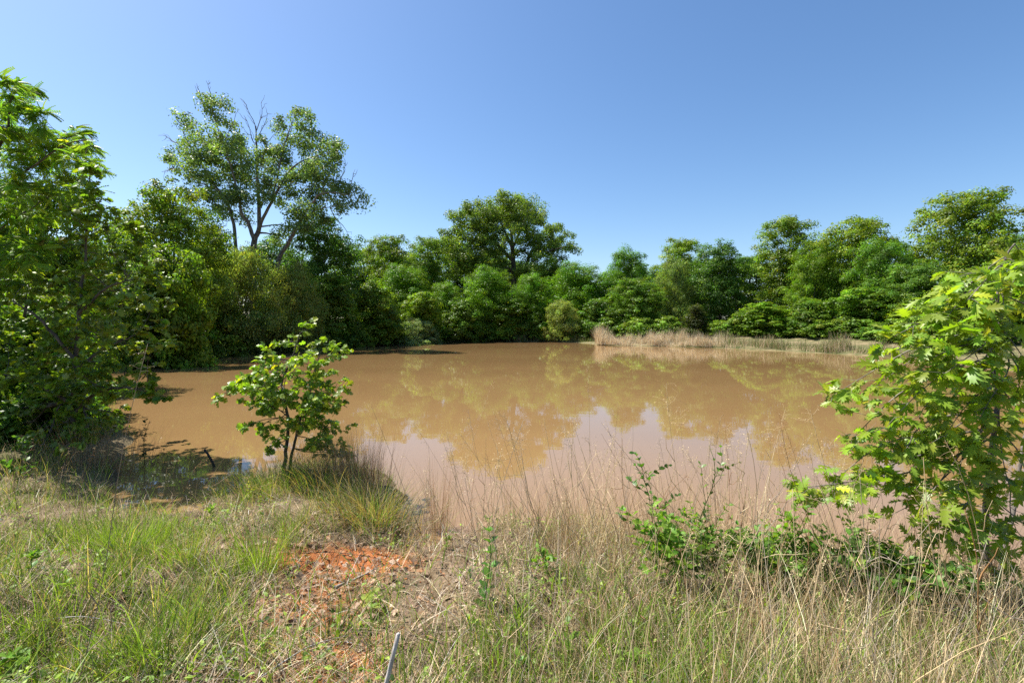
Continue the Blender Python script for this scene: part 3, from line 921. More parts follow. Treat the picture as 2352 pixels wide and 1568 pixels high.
# oak sapling on the spit
def spit_oak():
    rng = np.random.default_rng(41)
    d0 = 6.75
    b = at(652, 1100, d0)
    base = np.array([b[0], d0, gz(b[0], d0) - 0.03])
    e = empty('oak_sapling', base)
    tag(e, 'small leafy oak sapling growing on the grassy spit in front of the pond', 'sapling')
    tb = Buf(); bb = Buf()
    T = smooth_poly([base, at(655, 1050, d0), at(662, 960, d0), at(648, 880, d0 + .05), at(668, 830, d0), at(690, 765, d0)], rng, 6, 0.006)
    tube(tb, T, np.linspace(0.03, 0.006, len(T)), 7)
    S = smooth_poly([base + np.array([0.06, 0.02, 0]), at(672, 1040, d0), at(690, 960, d0 - .1), at(712, 890, d0 - .1), at(735, 810, d0 - .1)], rng, 6, 0.006)
    tube(tb, S, np.linspace(0.024, 0.006, len(S)), 7)
    tips, tips2 = [], []
    def tp(px, py, dd, k, l=None): (tips if l is None else tips2).append((at(px, py, d0 + dd), k))
    tp(700, 762, 0, 1.0); tp(660, 785, .2, .95); tp(612, 812, -.2, .85); tp(640, 840, -.4, .8); tp(590, 850, .1, .75); tp(560, 872, -.1, .7); tp(525, 890, 0, .62); tp(505, 908, .15, .6)
    tp(575, 905, -.5, .62); tp(620, 900, -.5, .65); tp(600, 940, .4, .55); tp(560, 985, -.1, .42); tp(600, 990, -.4, .45); tp(620, 1030, -.3, .32); tp(650, 1000, -.5, .4); tp(660, 930, -.5, .6)
    tp(690, 880, .5, .7); tp(720, 800, .3, .85)
    tp(795, 795, 0, .95, 1); tp(760, 785, -.3, 1.0, 1); tp(740, 830, -.5, .85, 1); tp(770, 850, .3, .8, 1); tp(800, 885, .1, .7, 1); tp(785, 930, -.3, .6, 1); tp(750, 900, -.6, .7, 1); tp(720, 940, -.6, .6, 1)
    tp(760, 970, .2, .5, 1); tp(790, 990, -.1, .45, 1); tp(740, 1010, -.5, .4, 1); tp(775, 1035, -.1, .32, 1); tp(800, 1045, .1, .3, 1); tp(700, 985, -.6, .45, 1); tp(690, 830, -.4, .9, 1)
    for _ in range(10):
        tips.append((at(rng.uniform(570, 670), rng.uniform(830, 1010), d0 + rng.uniform(-.5, .4)), rng.uniform(.4, .85)))
        tips2.append((at(rng.uniform(680, 770), rng.uniform(810, 1020), d0 + rng.uniform(-.5, .4)), rng.uniform(.4, .9)))
    p1, R1, s1 = branchy(bb, rng, T, tips, 0.010, 8, 0.17, 9, (0.06, 0.115), 0.6)
    p2, R2, s2 = branchy(bb, rng, S, tips2, 0.010, 8, 0.17, 9, (0.06, 0.115), 0.6)
    t_ = link('trunk', tb.mesh('trunk', M['bark'], True, base), e)
    link('branches', bb.mesh('branches', M['bark'], True, base), t_)
    leaves_to_parts(e, base, POST_OAK, np.vstack([p1, p2]), np.concatenate([R1, R2]), np.concatenate([s1, s2]), (0.16, 0.25, 0.03), rng, 42, M['gloss_leaf'], yellow=0.08)
spit_oak()

# near trees on the left bank
def left_tree(name, label, d, stems, clumps, tmpl, colr, leaf_rng, per, seed, thick, twig_len, mat, part, limit=300, up=0.8, amt=0.25, nt_k=18):
    rng = np.random.default_rng(seed)
    b = at(*stems[0][0][0], d)
    base = np.array([b[0], d, gz(b[0], d) - 0.05])
    e = empty(name, base)
    tag(e, label, 'tree')
    tb = Buf(); bb = Buf()
    nodes = []
    for pts, r0, r1, off in stems:
        n = len(pts)
        P = np.array([at(px, py, d + off * k / max(n - 1, 1)) for k, (px, py) in enumerate(pts)])
        if pts[0][1] > 980: P[0] = base
        P = smooth_poly(P, rng, 6, 0.008)
        tube(tb, P, np.linspace(r0, r1, len(P)), 8)
        nodes.append(np.c_[P[len(P) // 5:], np.linspace(r0, r1, len(P))[len(P) // 5:]])
    nodes = np.vstack(nodes)
    PO, RO, SO = [], [], []
    for (px, py, rp) in clumps:
        Rr = rp / FPX * d
        c = at(px, py, d + rng.uniform(-1, 1) * thick)
        j = np.argmin(np.linalg.norm(nodes[:, :3] - c, axis=1) + np.maximum(nodes[:, 2] - c[2], 0) * 1.5)
        B = curve(nodes[j, :3], c, rng, 8, 0.06, 0.03)
        r = min(nodes[j, 3] * 0.5, 0.02)
        tube(bb, B, np.linspace(r, r * 0.35, 8), 5)
        nt = max(8, int(nt_k * (Rr / 0.45) ** 2))
        for k in range(nt):
            q = B[rng.integers(4, 8)]
            dv = rnd_dir(rng, 1)[0]; dv[2] = dv[2] * 0.5 + 0.05
            end = c + norm(dv) * Rr * rng.uniform(0.5, 1.05)
            st = q + (end - q) * max(0, 1 - twig_len / max(np.linalg.norm(end - q), 1e-3))
            tube(bb, curve(q, st, rng, 4, 0.06), np.linspace(r * 0.3, r * 0.2, 4), 3)
            W = curve(st, end, rng, 5, 0.08)
            tube(bb, W, np.linspace(r * 0.2, r * 0.07, 5), 3)
            p, R = twig_leaves(rng, W, per, 0.3, up)
            PO.append(p); RO.append(R); SO.append(rng.uniform(*leaf_rng, per))
    pos, R, sc = np.concatenate(PO), np.concatenate(RO), np.concatenate(SO)
    ok = pos[:, 2] > height(pos[:, 0], pos[:, 1]) + 0.05
    t_ = link('trunk', tb.mesh('trunk', M['bark'], True, base), e)
    link('branches', bb.mesh('branches', M['bark'], True, base), t_)
    leaves_to_parts(e, base, tmpl, pos[ok], R[ok], sc[ok], colr, rng, seed + 1, M[mat], limit, part, amt=amt)

left_tree('locust_tree', 'tall feathery tree with drooping compound leaves against the sky at far left', 8.6,
          [([(-120, 1040), (-110, 800), (-70, 560), (-20, 400), (15, 290), (30, 220)], 0.06, 0.008, -0.6),
           ([(-80, 600), (0, 450), (80, 380), (160, 330), (215, 320)], 0.022, 0.006, -0.3), ([(-60, 560), (40, 500), (120, 450), (190, 430)], 0.02, 0.006, 0.5),
           ([(-100, 720), (0, 640), (80, 600)], 0.04, 0.01, -.5)],
          [(20, 205, 30), (0, 230, 45), (45, 250, 35), (10, 290, 55), (60, 310, 42), (110, 325, 36), (160, 330, 32), (195, 335, 26), (50, 365, 55), (120, 375, 48), (180, 375, 34), (218, 385, 20),
           (0, 400, 60), (70, 430, 55), (140, 430, 45), (195, 435, 32), (20, 480, 60), (90, 490, 50), (0, 560, 70), (50, 590, 55), (10, 660, 65), (90, 560, 45), (25, 240, 45), (85, 345, 50), (155, 400, 45), (30, 330, 60), (100, 270, 30), (60, 200, 22), (170, 300, 22), (-70, 320, 70), (-80, 450, 80), (-80, 600, 80)],
          FROND, (0.15, 0.255, 0.030), (0.12, 0.22), 10, 51, 1.0, 0.3, 'leaf', 'compound_leaf', 300, 1.0)

left_tree('oak_tree', 'dark leafy oak with thin trunk and low boughs over the water at left', 7.95,
          [([(165, 1030), (168, 920), (178, 780), (185, 690), (198, 560), (207, 400)], 0.045, 0.010, 0.2),
           ([(168, 940), (230, 900), (300, 890), (370, 905)], 0.03, 0.008, -0.3), ([(172, 850), (240, 800), (310, 770)], 0.03, 0.008, 0.3),
           ([(182, 720), (250, 660), (320, 640)], 0.025, 0.007, -0.4), ([(175, 830), (100, 740), (30, 690)], 0.03, 0.008, -.4), ([(170, 930), (80, 880), (10, 860)], 0.03, .008, -.5)],
          [(207, 400, 22), (205, 440, 35), (225, 480, 40), (175, 490, 40), (255, 520, 40), (195, 540, 50), (130, 560, 50), (285, 560, 35), (235, 590, 50), (170, 620, 50), (100, 640, 55), (300, 620, 42), (345, 640, 30), (330, 580, 34), (300, 520, 28), (365, 690, 30), (360, 790, 32), (345, 850, 30),
           (240, 670, 50), (170, 700, 55), (60, 690, 55), (310, 690, 45), (110, 740, 55), (230, 750, 55), (300, 760, 48), (350, 740, 32), (30, 770, 60), (160, 800, 60), (90, 830, 60), (230, 830, 55), (300, 830, 40),
           (20, 870, 60), (140, 890, 60), (210, 900, 50), (270, 890, 40), (320, 895, 32), (362, 905, 22), (70, 940, 60), (150, 970, 55), (220, 965, 42), (20, 990, 55), (100, 1020, 45), (265, 950, 30), (185, 1010, 40), (180, 660, 45), (190, 740, 50), (175, 850, 50), (185, 930, 45), (130, 780, 50), (120, 900, 50), (60, 830, 55), (40, 930, 55), (250, 700, 40), (150, 640, 45)],
          POST_OAK, (0.125, 0.20, 0.026), (0.08, 0.13), 9, 61, 0.7, 0.25, 'gloss_leaf', 'leaf', 300, 0.8)
left_tree('small_tree', 'yellow-green understorey tree tucked left of the dark oak at the left edge', 9.6,
          [([(40, 1010), (50, 850), (60, 700), (70, 600)], 0.05, 0.01, 0), ([(50, 850), (120, 780), (180, 760)], 0.02, 0.007, 0.3)],
          [(60, 620, 55), (20, 660, 60), (110, 680, 50), (70, 720, 60), (10, 760, 60), (140, 760, 50), (60, 800, 60), (110, 860, 55), (20, 870, 60), (240, 640, 45), (280, 700, 45), (330, 800, 40), (250, 790, 45)],
          OVAL, (0.17, 0.235, 0.028), (0.07, 0.11), 13, 71, 0.8, 0.25, 'leaf', 'leaf', 200, 0.9)
# understorey shrubs closing the left bank
for k, (x, y, h, w, key, tint, lab) in enumerate([
        (-9.6, 9.9, 2.3, 2.6, 'bush_a', (0.8, 0.9, 0.9), 'dark shrub filling the shade just behind the left oak trunk'),
        (-11.8, 11.6, 3.0, 3.4, 'bush_b', (0.9, 0.95, 0.9), 'leafy shrub on the left shore behind the shade of the oak'),
        (-11.2, 9.2, 2.8, 3.0, 'bush_b', (0.85, 0.95, 0.9), 'shrub at the left edge under the feathery tree'),
        (-14.5, 13.2, 2.2, 3.6, 'bush_a', (1, 1, 1), 'larger shrub further along the left shore'),
        (-8.4, 8.7, 1.1, 1.9, 'brush', (0.8, 0.9, 0.9), 'low dark brush at the foot of the left oak'),
        (-9.6, 8.1, 1.2, 2.2, 'brush', (0.9, 1, 0.9), 'low brush at the left edge beneath the boughs'),
        (-18.0, 16.6, 2.0, 4.0, 'bush_b', (1, 1, 1), 'tall shrub at the bend of the left shore'),
        (-22.5, 18.9, 2.4, 5.0, 'bush_a', (1.1, 1, 1), 'big shrub where the left shore turns away')]):
    cm, tm, w0, h0, bm_ = PROTO[key]
    e = empty('shrub', (x, y, gz(x, y) - .05)); e.scale = (w / w0, w / w0, h / h0); e.rotation_euler = (0, 0, k * 1.3)
    tag(e, lab, 'shrub'); c = link('crown', cm, e); c.color = (*tint, 1); t = link('stems', tm, e); link('branches', bm_, t)

# ------------------------------------------------------------------ grass
def blades(buf, rng, x, y, L, width, lean, az, col, seg=3, bend=0.6, zoff=0.0, z=None, taper=0.15):
    n = len(x)
    z = height(x, y) - 0.01 + zoff if z is None else z
    ts = np.linspace(0, 1, seg + 1)
    dx, dy = np.cos(az), np.sin(az)
    ang = lean[:, None] + bend * np.asarray(rng.uniform(0.2, 1.3, n))[:, None] * ts[None, :]
    st = L[:, None] / seg
    hx = np.concatenate([np.zeros((n, 1)), np.cumsum(np.sin(ang[:, :-1]) * st, 1)], 1)
    hz = np.concatenate([np.zeros((n, 1)), np.cumsum(np.cos(ang[:, :-1]) * st, 1)], 1)
    tw = rng.uniform(0, math.pi, n)
    wx, wy = np.cos(tw), np.sin(tw)
    wd = width[:, None] * (1 - (1 - taper) * ts[None, :] ** 1.5) * 0.5
    cx = x[:, None] + hx * dx[:, None]; cy_ = y[:, None] + hx * dy[:, None]; cz = z[:, None] + hz
    A = np.stack([cx - wx[:, None] * wd, cy_ - wy[:, None] * wd, cz], -1)
    B = np.stack([cx + wx[:, None] * wd, cy_ + wy[:, None] * wd, cz], -1)
    V = np.stack([A, B], 2).reshape(n, -1, 3)
    k = 2 * (seg + 1)
    q = np.array([[2 * i, 2 * i + 1, 2 * i + 3, 2 * i + 2] for i in range(seg)])
    F = (np.arange(n)[:, None, None] * k + q[None]).reshape(-1, 4)
    buf.add(V.reshape(-1, 3), [F], np.repeat(col, k, axis=0))

def scatter(rng, n, ylo=1.5, yhi=8.2, wide=1.22, margin=0.6, power=1.0):
    """points over the near bank, denser close to the camera"""
    u = rng.random(n * 3)
    y = ylo * (yhi / ylo) ** u if power == 1 else ylo + (yhi - ylo) * u
    x = rng.uniform(-1, 1, len(y)) * (wide * y + margin)
    d = shore_dist(x, y)
    keep = d > 0.03
    x, y, d = x[keep], y[keep], d[keep]
    return x[:n], y[:n], d[:n]

def bare(x, y):
    b = 1.2 * np.exp(-(((x + 1.5) / 0.5) ** 2 + ((y - 4.42) / 0.36) ** 2)) + 0.58 * np.exp(-(((x + 1.35) / 0.55) ** 2 + ((y - 3.4) / 0.7) ** 2)) \
        + 0.3 * np.exp(-(((x + 0.9) / 0.5) ** 2 + ((y - 2.5) / 0.5) ** 2))
    return np.clip(b, 0, 1)

rng = np.random.default_rng(100)
def pick(rng, x, y, p):
    k = rng.random(len(x)) < p
    return x[k], y[k]

TAN = (0.40, 0.30, 0.175); GREYTAN = (0.40, 0.33, 0.25); STRAW = (0.55, 0.42, 0.235); RUST = (0.33, 0.19, 0.09)
GRN = (0.145, 0.235, 0.034); LIME = (0.235, 0.33, 0.05); DKG = (0.05, 0.095, 0.02)

def mixcol(rng, n, cols, w, amt=0.2):
    c = np.asarray(cols)[rng.choice(len(cols), n, p=np.asarray(w) / sum(w))]
    return np.clip(c * np.exp(rng.normal(size=(n, 1)) * amt), 0, 0.75)

# thatch of flattened dry grass
b = Buf()
x, y, d = scatter(rng, 60000)
x, y = pick(rng, x, y, np.clip(1 - 0.95 * bare(x, y), 0, 1) * np.clip(0.62 + 1.7 * vnoise(x, y, 0.3, 71) + 0.6 * vnoise(x, y, 0.9, 72), 0.12, 1))
n = len(x)
blades(b, rng, x, y, rng.uniform(0.08, 0.34, n), rng.uniform(0.0028, 0.0072, n), rng.uniform(0.6, 1.5, n), rng.uniform(0, 6.28, n),
       mixcol(rng, n, [TAN, GREYTAN, STRAW, RUST, (0.10, 0.07, 0.05), (0.66, 0.56, 0.40)], [3, 4, 2, 1, 2.5, 1], 0.3), 3, 0.5, 0.02)
tag(link('dry_thatch', b.mesh('dry_thatch', M['dry'])), 'matted tan thatch of flattened dead grass covering the near bank', 'grass', kind='stuff')

# short green grass
b = Buf()
x, y, d = scatter(rng, 120000)
pz = vnoise(x, y, 0.55, 21) + 0.6 * vnoise(x, y, 0.2, 22)
left = np.clip((-x - 1.0) / 1.2, 0, 1); right = np.clip((x + 0.4) / 0.8, 0, 1)
low = np.clip((3.2 - y) / 1.0, 0, 1)
p = (0.30 + 0.85 * left + 0.75 * right * low + 0.25 * right) * np.clip(1 - 1.1 * bare(x, y), 0, 1) * np.clip(0.55 + 1.9 * pz, 0.05, 1.3)
x, y = pick(rng, x, y, p)
n = len(x)
blades(b, rng, x, y, rng.uniform(0.05, 0.21, n) * (1 + 0.8 * (rng.random(n) < .2)) * np.clip(0.95 + 1.9 * vnoise(x, y, 0.32, 81) + 0.8 * vnoise(x, y, 1.0, 82), 0.4, 2.1), rng.uniform(0.003, 0.0065, n), rng.uniform(0.0, 0.6, n), rng.uniform(0, 6.28, n),
       mixcol(rng, n, [GRN, LIME, DKG, (0.16, 0.2, 0.06), TAN], [4, 2.5, 2.5, 2, 1.5], 0.3), 3, 0.8)
tag(link('green_grass', b.mesh('green_grass', M['grass'])), 'short fresh green grass growing through the thatch of the near bank', 'grass', kind='stuff')

# standing dry grass, tallest on the right half and along the bank edge
b = Buf()
x, y, d = scatter(rng, 30000)
edge = np.exp(-((d - 0.45) / 0.5) ** 2)
p = (0.06 + 0.75 * np.clip((x + 0.5) / 0.9, 0, 1) + 0.35 * edge) * np.clip(1 - 1.2 * bare(x, y), 0, 1) * np.clip(0.6 + 1.6 * vnoise(x, y, 0.5, 31), 0.1, 1.2)
x, y = pick(rng, x, y, p)
n = len(x)
Lh = rng.uniform(0.18, 0.55, n) * np.where(x > -0.3, 1.2, 0.75) * np.where((x > -0.3) & (rng.random(n) < 0.2), 1.5, 1.0)
blades(b, rng, x, y, Lh, rng.uniform(0.0022, 0.0055, n), np.abs(rng.normal(size=n)) * 0.3, rng.uniform(0, 6.28, n),
       mixcol(rng, n, [TAN, STRAW, GREYTAN, RUST, (0.66, 0.54, 0.35)], [3, 4, 2, 1, 1.5], 0.28), 4, 0.7)
tag(link('standing_dry_grass', b.mesh('standing_dry_grass', M['dry'])), 'knee-high standing straw-coloured grass, thickest on the right half of the bank', 'grass', kind='stuff')

# broad green blades at the foot of the frame
b = Buf()
x, y, d = scatter(rng, 14000, 1.5, 4.6)
p = np.clip((x + 0.6) / 0.5, 0, 1) * np.clip((3.7 - y) / 1.1, 0.05, 1) * np.clip(0.7 + 2 * vnoise(x, y, 0.4, 41), 0, 1) * np.where(x < 1.3, 1.0, 0.55) + 0.06
x, y = pick(rng, x, y, p)
n = len(x)
blades(b, rng, x, y, rng.uniform(0.14, 0.40, n), rng.uniform(0.007, 0.014, n), rng.uniform(0.0, 0.5, n), rng.uniform(0, 6.28, n), mixcol(rng, n, [GRN, LIME], [3, 2]), 4, 1.1)
tag(link('broad_green_grass', b.mesh('broad_green_grass', M['grass'])), 'broad fresh green grass blades at the foot of the right half', 'grass', kind='stuff')

# small broad-leaved herbs hugging the ground
b = Buf()
x, y, d = scatter(rng, 3200, 1.5, 6.5)
p = np.clip(0.35 + 1.8 * vnoise(x, y, 0.6, 51), 0, 1) * np.clip(1 - 1.3 * bare(x, y), 0, 1)
x, y = pick(rng, x, y, p)
x = np.repeat(x, 7) + rng.normal(size=len(x) * 7) * 0.025; y = np.repeat(y, 7) + rng.normal(size=len(y) * 7) * 0.025
n = len(x)
pos = np.stack([x, y, height(x, y) + rng.uniform(0.01, 0.13, n)], -1)
ax = norm(np.stack([rng.normal(size=n), rng.normal(size=n), rng.uniform(-0.1, 0.9, n)], -1))
place(b, OVAL, pos, frames(ax, norm(np.array([0, 0, 1.0]) + rng.normal(size=(n, 3)) * 0.4)), rng.uniform(0.018, 0.05, n), mixcol(rng, n, [GRN, LIME, DKG], [3, 3, 1], 0.25))
tag(link('ground_herbs', b.mesh('ground_herbs', M['grass'])), 'small broad-leaved herbs scattered through the grass of the near bank', 'herbs', kind='stuff')

# grass tufts one can tell apart
def tuft(name, label, px, py, n, L, w, spread, cols, wts, mat, lean=0.35, seed=0, bend=0.7, group=None, d=None):
    rng = np.random.default_rng(seed)
    if d is None:
        d = hit(px, py)
    p = at(px, py, d)
    x0, y0 = p[0], d
    z0 = gz(x0, y0)
    b = Buf()
    x = rng.normal(size=n) * spread; y = rng.normal(size=n) * spread * 0.8
    az = np.arctan2(y, x) + rng.normal(size=n) * 0.6
    zz = np.maximum(height(x + x0, y + y0), -0.02) - z0 - 0.01
    blades(b, rng, x, y, rng.uniform(*L, n), rng.uniform(*w, n), np.abs(rng.normal(size=n)) * lean, az, mixcol(rng, n, cols, wts), 5, bend, z=zz)
    o = link(name, b.mesh(name, M[mat]), None, (x0, y0, z0))
    tag(o, label, 'grass', group)
    return o

tuft('grass_clump', 'brown standing grass clump behind the green clumps on the spit', 770, 1105, 420, (0.35, 0.85), (0.002, 0.004), 0.2, [RUST, TAN, GREYTAN], [3, 2, 1], 'dry', 0.2, 21, 0.35)
tuft('grass_clump', 'rust-tan upright grass clump at the right end of the spit', 830, 1130, 650, (0.4, 1.0), (0.002, 0.004), 0.17, [RUST, TAN, GREYTAN], [3, 2, 1], 'dry', 0.14, 1, 0.25)
tuft('grass_clump', 'dense arching green grass clump hanging over the spit corner', 860, 1195, 1500, (0.3, 0.7), (0.0025, 0.005), 0.26, [GRN, DKG, TAN, RUST, GREYTAN], [2.5, 3, 2.5, 1.5, 2], 'grass', 0.55, 2, 1.3)
tuft('grass_clump', 'green grass clump right of the sapling trunk', 735, 1120, 1200, (0.25, 0.65), (0.0025, 0.005), 0.28, [GRN, DKG, TAN, RUST], [2.5, 3, 2.5, 1.5], 'grass', 0.5, 3, 1.2)
tuft('grass_clump', 'green grass clump at the foot of the sapling, left side', 620, 1125, 1000, (0.2, 0.5), (0.0025, 0.005), 0.26, [GRN, DKG, LIME, TAN], [3, 2, 1, 2.5], 'grass', 0.5, 4, 1.2)
tuft('grass_clump', 'fountain of long light green blades left of the bare red clay', 600, 1315, 260, (0.3, 0.62), (0.003, 0.006), 0.1, [LIME, GRN], [3, 2], 'grass', 0.32, 5, 0.7)
tuft('grass_clump', 'bright green grass clump in the left meadow', 300, 1265, 900, (0.2, 0.45), (0.003, 0.005), 0.2, [LIME, GRN], [3, 2], 'grass', 0.3, 6, 0.8)
tuft('grass_clump', 'small bright grass clump between left meadow and red clay', 425, 1290, 300, (0.15, 0.38), (0.003, 0.005), 0.1, [LIME, GRN, TAN], [3, 2, 1], 'grass', 0.3, 7, 0.8)
tuft('grass_clump', 'rust-brown grass clump at the water left of the pool', 290, 1090, 300, (0.4, 0.95), (0.002, 0.004), 0.22, [RUST, TAN], [3, 2], 'dry', 0.2, 8, 0.4)
tuft('grass_clump', 'thin tan grass clump at the shaded left shore', 190, 1075, 260, (0.4, 0.9), (0.002, 0.004), 0.25, [RUST, TAN, GREYTAN], [2, 2, 1], 'dry', 0.25, 9, 0.5)
tuft('grass_clump', 'dark green sedge clump under the left oak', 60, 1090, 500, (0.2, 0.5), (0.003, 0.005), 0.3, [DKG, GRN, TAN], [3, 2, 2], 'grass', 0.3, 10, 0.8)
tuft('grass_clump', 'rusty upright grass clump standing at the water in the centre', 1005, 1235, 160, (0.5, 0.95), (0.002, 0.0035), 0.08, [RUST, TAN], [3, 2], 'dry', 0.12, 11, 0.25)
tuft('grass_clump', 'tan grass clump on the bank edge right of centre', 1330, 1250, 500, (0.25, 0.65), (0.002, 0.004), 0.25, [STRAW, TAN], [3, 2], 'dry', 0.3, 12, 0.6)
tuft('grass_clump', 'straw grass clump on the bank edge between the two leafy sprouts', 1560, 1270, 450, (0.25, 0.7), (0.002, 0.004), 0.22, [STRAW, TAN, RUST], [3, 2, 1], 'dry', 0.25, 13, 0.5)
tuft('grass_clump', 'rust-coloured grass clump under the glossy oak', 2240, 1420, 200, (0.4, 0.95), (0.002, 0.004), 0.07, [RUST, STRAW], [3, 2], 'dry', 0.12, 14, 0.3)
tuft('grass_clump', 'few broad green blades on the bare trampled soil', 770, 1470, 26, (0.2, 0.42), (0.006, 0.011), 0.03, [DKG, GRN], [2, 2], 'grass', 0.5, 15, 0.5)

# reeds and bank grass on the far shore
def shore_strip(rng, pts, n, depth_back):
    pts = np.asarray(pts, float)
    seg = np.diff(pts, axis=0); ln = np.linalg.norm(seg, axis=1)
    k = rng.choice(len(seg), n, p=ln / ln.sum())
    t = rng.random(n)[:, None]
    nrm = np.stack([-seg[:, 1], seg[:, 0]], -1) / ln[:, None]
    P = pts[k] + seg[k] * t
    out = P - nrm[k] * (rng.random(n) * depth_back)[:, None] * -1
    return out[:, 0], out[:, 1]
b = Buf()
def far_strip(b, rng, path, n, back, L, w, cols, wts):
    path = np.asarray(path, float)
    seg = np.diff(path, axis=0); ln = np.linalg.norm(seg, axis=1)
    k = rng.choice(len(seg), n, p=ln / ln.sum())
    P = path[k] + seg[k] * rng.random(n)[:, None]
    P[:, 1] += rng.random(n) * back
    P[:, 0] += rng.normal(size=n) * 0.1
    h = np.clip(0.78 + 1.3 * vnoise(P[:, 0], P[:, 1], 1.5, 61) + 0.9 * vnoise(P[:, 0], P[:, 1], 0.4, 62), 0.12, 1.5)
    ok = (height(P[:, 0], P[:, 1]) > -0.03) & (rng.random(n) < np.clip(0.75 + 2.2 * vnoise(P[:, 0], P[:, 1], 1.0, 63), 0.1, 1))
    P, h = P[ok], h[ok]
    m = len(P)
    z = np.maximum(height(P[:, 0], P[:, 1]), 0) - 0.02
    blades(b, rng, P[:, 0], P[:, 1], rng.uniform(*L, m) * h, rng.uniform(*w, m), np.abs(rng.normal(size=m)) * 0.24, rng.uniform(0, 6.28, m), mixcol(rng, m, cols, wts, 0.2), 2, 0.45, z=z)
far_strip(b, rng, [(8.7, 48.5), (8.8, 47.4), (10, 46.3), (13.5, 45.3), (18.8, 42.4)], 15000, 2.4, (0.6, 1.45), (0.012, 0.028), [(0.72, 0.60, 0.42), (0.62, 0.49, 0.33), (0.52, 0.42, 0.29)], [3, 2, 1])
tag(link('dead_reeds', b.mesh('dead_reeds', M['dry'])), 'strip of pale tan dead reeds along the far right shore', 'reeds', kind='stuff')
b = Buf()
far_strip(b, rng, [(13.5, 45.4), (18.2, 42.6), (21.5, 39), (24.5, 33), (26, 28), (24, 21), (20, 14)], 22000, 4.2, (0.3, 1.0), (0.012, 0.028), [(0.58, 0.46, 0.31), (0.14, 0.19, 0.05), (0.10, 0.16, 0.03), (0.40, 0.30, 0.19)], [3, 3, 2, 2])
tag(link('bank_grass', b.mesh('bank_grass', M['dry'])), 'mixed green and tan grass on the far right bank beyond the reeds', 'grass', kind='stuff')
b = Buf()
far_strip(b, rng, [(9.2, 51.9), (4, 54.7), (-2, 55.1), (-8.3, 52.4), (-13, 48.4), (-17, 43), (-20.5, 36), (-21.6, 30), (-21.6, 25)], 14000, 1.2, (0.2, 0.8), (0.012, 0.03), [(0.12, 0.16, 0.05), (0.07, 0.11, 0.03), (0.30, 0.24, 0.15)], [3, 3, 2])
tag(link('shore_grass', b.mesh('shore_grass', M['grass'])), 'thin green and brown grass edging the far and left waterline', 'grass', kind='stuff')

# individual tall dry stalks
def stalk(px_b, py_b, px_t, py_t, d, label, rng, head='plume', r=0.0022, col=STRAW, group=None, dt=0.0, name='grass_stalk'):
    p0 = at(px_b, py_b, d); p1 = at(px_t, py_t, d + dt)
    z0 = gz(p0[0], p0[1])
    if p0[2] > z0: p0[2] = z0 - 0.01
    base = p0.copy()
    e = empty(name, base)
    tag(e, label, 'grass stalk', group)
    L = np.linalg.norm(p1 - p0)
    P = curve(p0, p1, rng, 9, 0.025)
    b = Buf()
    c = np.asarray(col) * rng.uniform(0.8, 1.15)
    tube(b, P, np.linspace(r, r * 0.4, 9), 4, c)
    for k in range(rng.integers(1, 4)):
        q = P[rng.integers(1, 6)]
        dv = norm(norm(p1 - p0) * 0.8 + rng.normal(size=3) * 0.5)
        nseg = 5
        W = curve(q, q + dv * L * rng.uniform(0.12, 0.3), rng, nseg, 0.12)
        tube(b, W, np.linspace(r * 1.1, r * 0.3, nseg), 3, c * 1.05)
    link('stem', b.mesh('stem', M['dry'], True, base), e)
    if head:
        h = Buf()
        m = 22 if head == 'plume' else 12
        t = rng.uniform(0.80, 1.0, m)
        idx = t * 8; k = np.clip(idx.astype(int), 0, 7)
        pos = P[k] + (P[k + 1] - P[k]) * (idx - k)[:, None]
        for i in range(m):
            dv = norm(norm(p1 - p0) * 0.7 + rng.normal(size=3) * 0.45)
            l = L * rng.uniform(0.04, 0.12) * (1.15 - t[i])/0.25 if head == 'plume' else L * 0.03
            W = curve(pos[i], pos[i] + dv * l, rng, 4, 0.1, -0.15)
            W[:, 2] -= np.linspace(0, 1, 4) ** 2 * l * 0.4
            tube(h, W, np.linspace(0.0008, 0.0005, 4), 3, np.asarray(col) * 1.05)
            place(h, NARROW, W[-1:], frames(np.array([norm(dv - np.array([0, 0, 1.0]))]), rnd_dir(rng, 1)), np.array([0.012]), np.asarray([col]) * 1.1)
        link('seed_head', h.mesh('seed_head', M['dry'], False, base), e)
    return e

rng = np.random.default_rng(200)
stalk(165, 1560, 340, 790, 2.35, 'long thin stalk leaning right across the left meadow, reaching over the pond', rng, 'tight', 0.003, (0.30, 0.24, 0.16), dt=.4)
stalk(980, 1190, 853, 932, 4.9, 'bare dark stalk leaning left over the water beside the spit', rng, None, 0.003, (0.14, 0.11, 0.08))
stalk(1610, 1230, 1530, 880, 3.3, 'tall straw plume bending left over the middle of the pond', rng, 'plume', 0.0022)
stalk(2010, 1300, 1860, 940, 3.0, 'tall pale plume with drooping seed branches in front of the glossy oak', rng, 'plume', 0.0025)
stalk(1985, 1340, 1905, 1010, 3.2, 'second drooping plume beside the pale plume before the glossy oak', rng, 'plume', 0.002)
stalk(1040, 1165, 1130, 880, 5.2, 'fine stalk leaning right over the water at centre', rng, 'tight', 0.002)
stalk(1350, 1090, 1350, 838, 4.9, 'upright fine stalk rising above the water right of centre', rng, 'tight', 0.002)
stalk(1480, 1180, 1390, 965, 4.0, 'fine straw stalk leaning left before the ochre reflection', rng, 'tight', 0.002)
stalk(1720, 1240, 1700, 990, 3.6, 'thin upright plume left of the pale drooping plumes', rng, 'plume', 0.0018)
stalk(2200, 1560, 2120, 1050, 2.2, 'near thick straw stalk crossing the glossy oak leaves', rng, None, 0.003)
stalk(2345, 1380, 2170, 1010, 2.4, 'long pale stalk slanting left across the glossy oak trunk', rng, 'tight', 0.003)
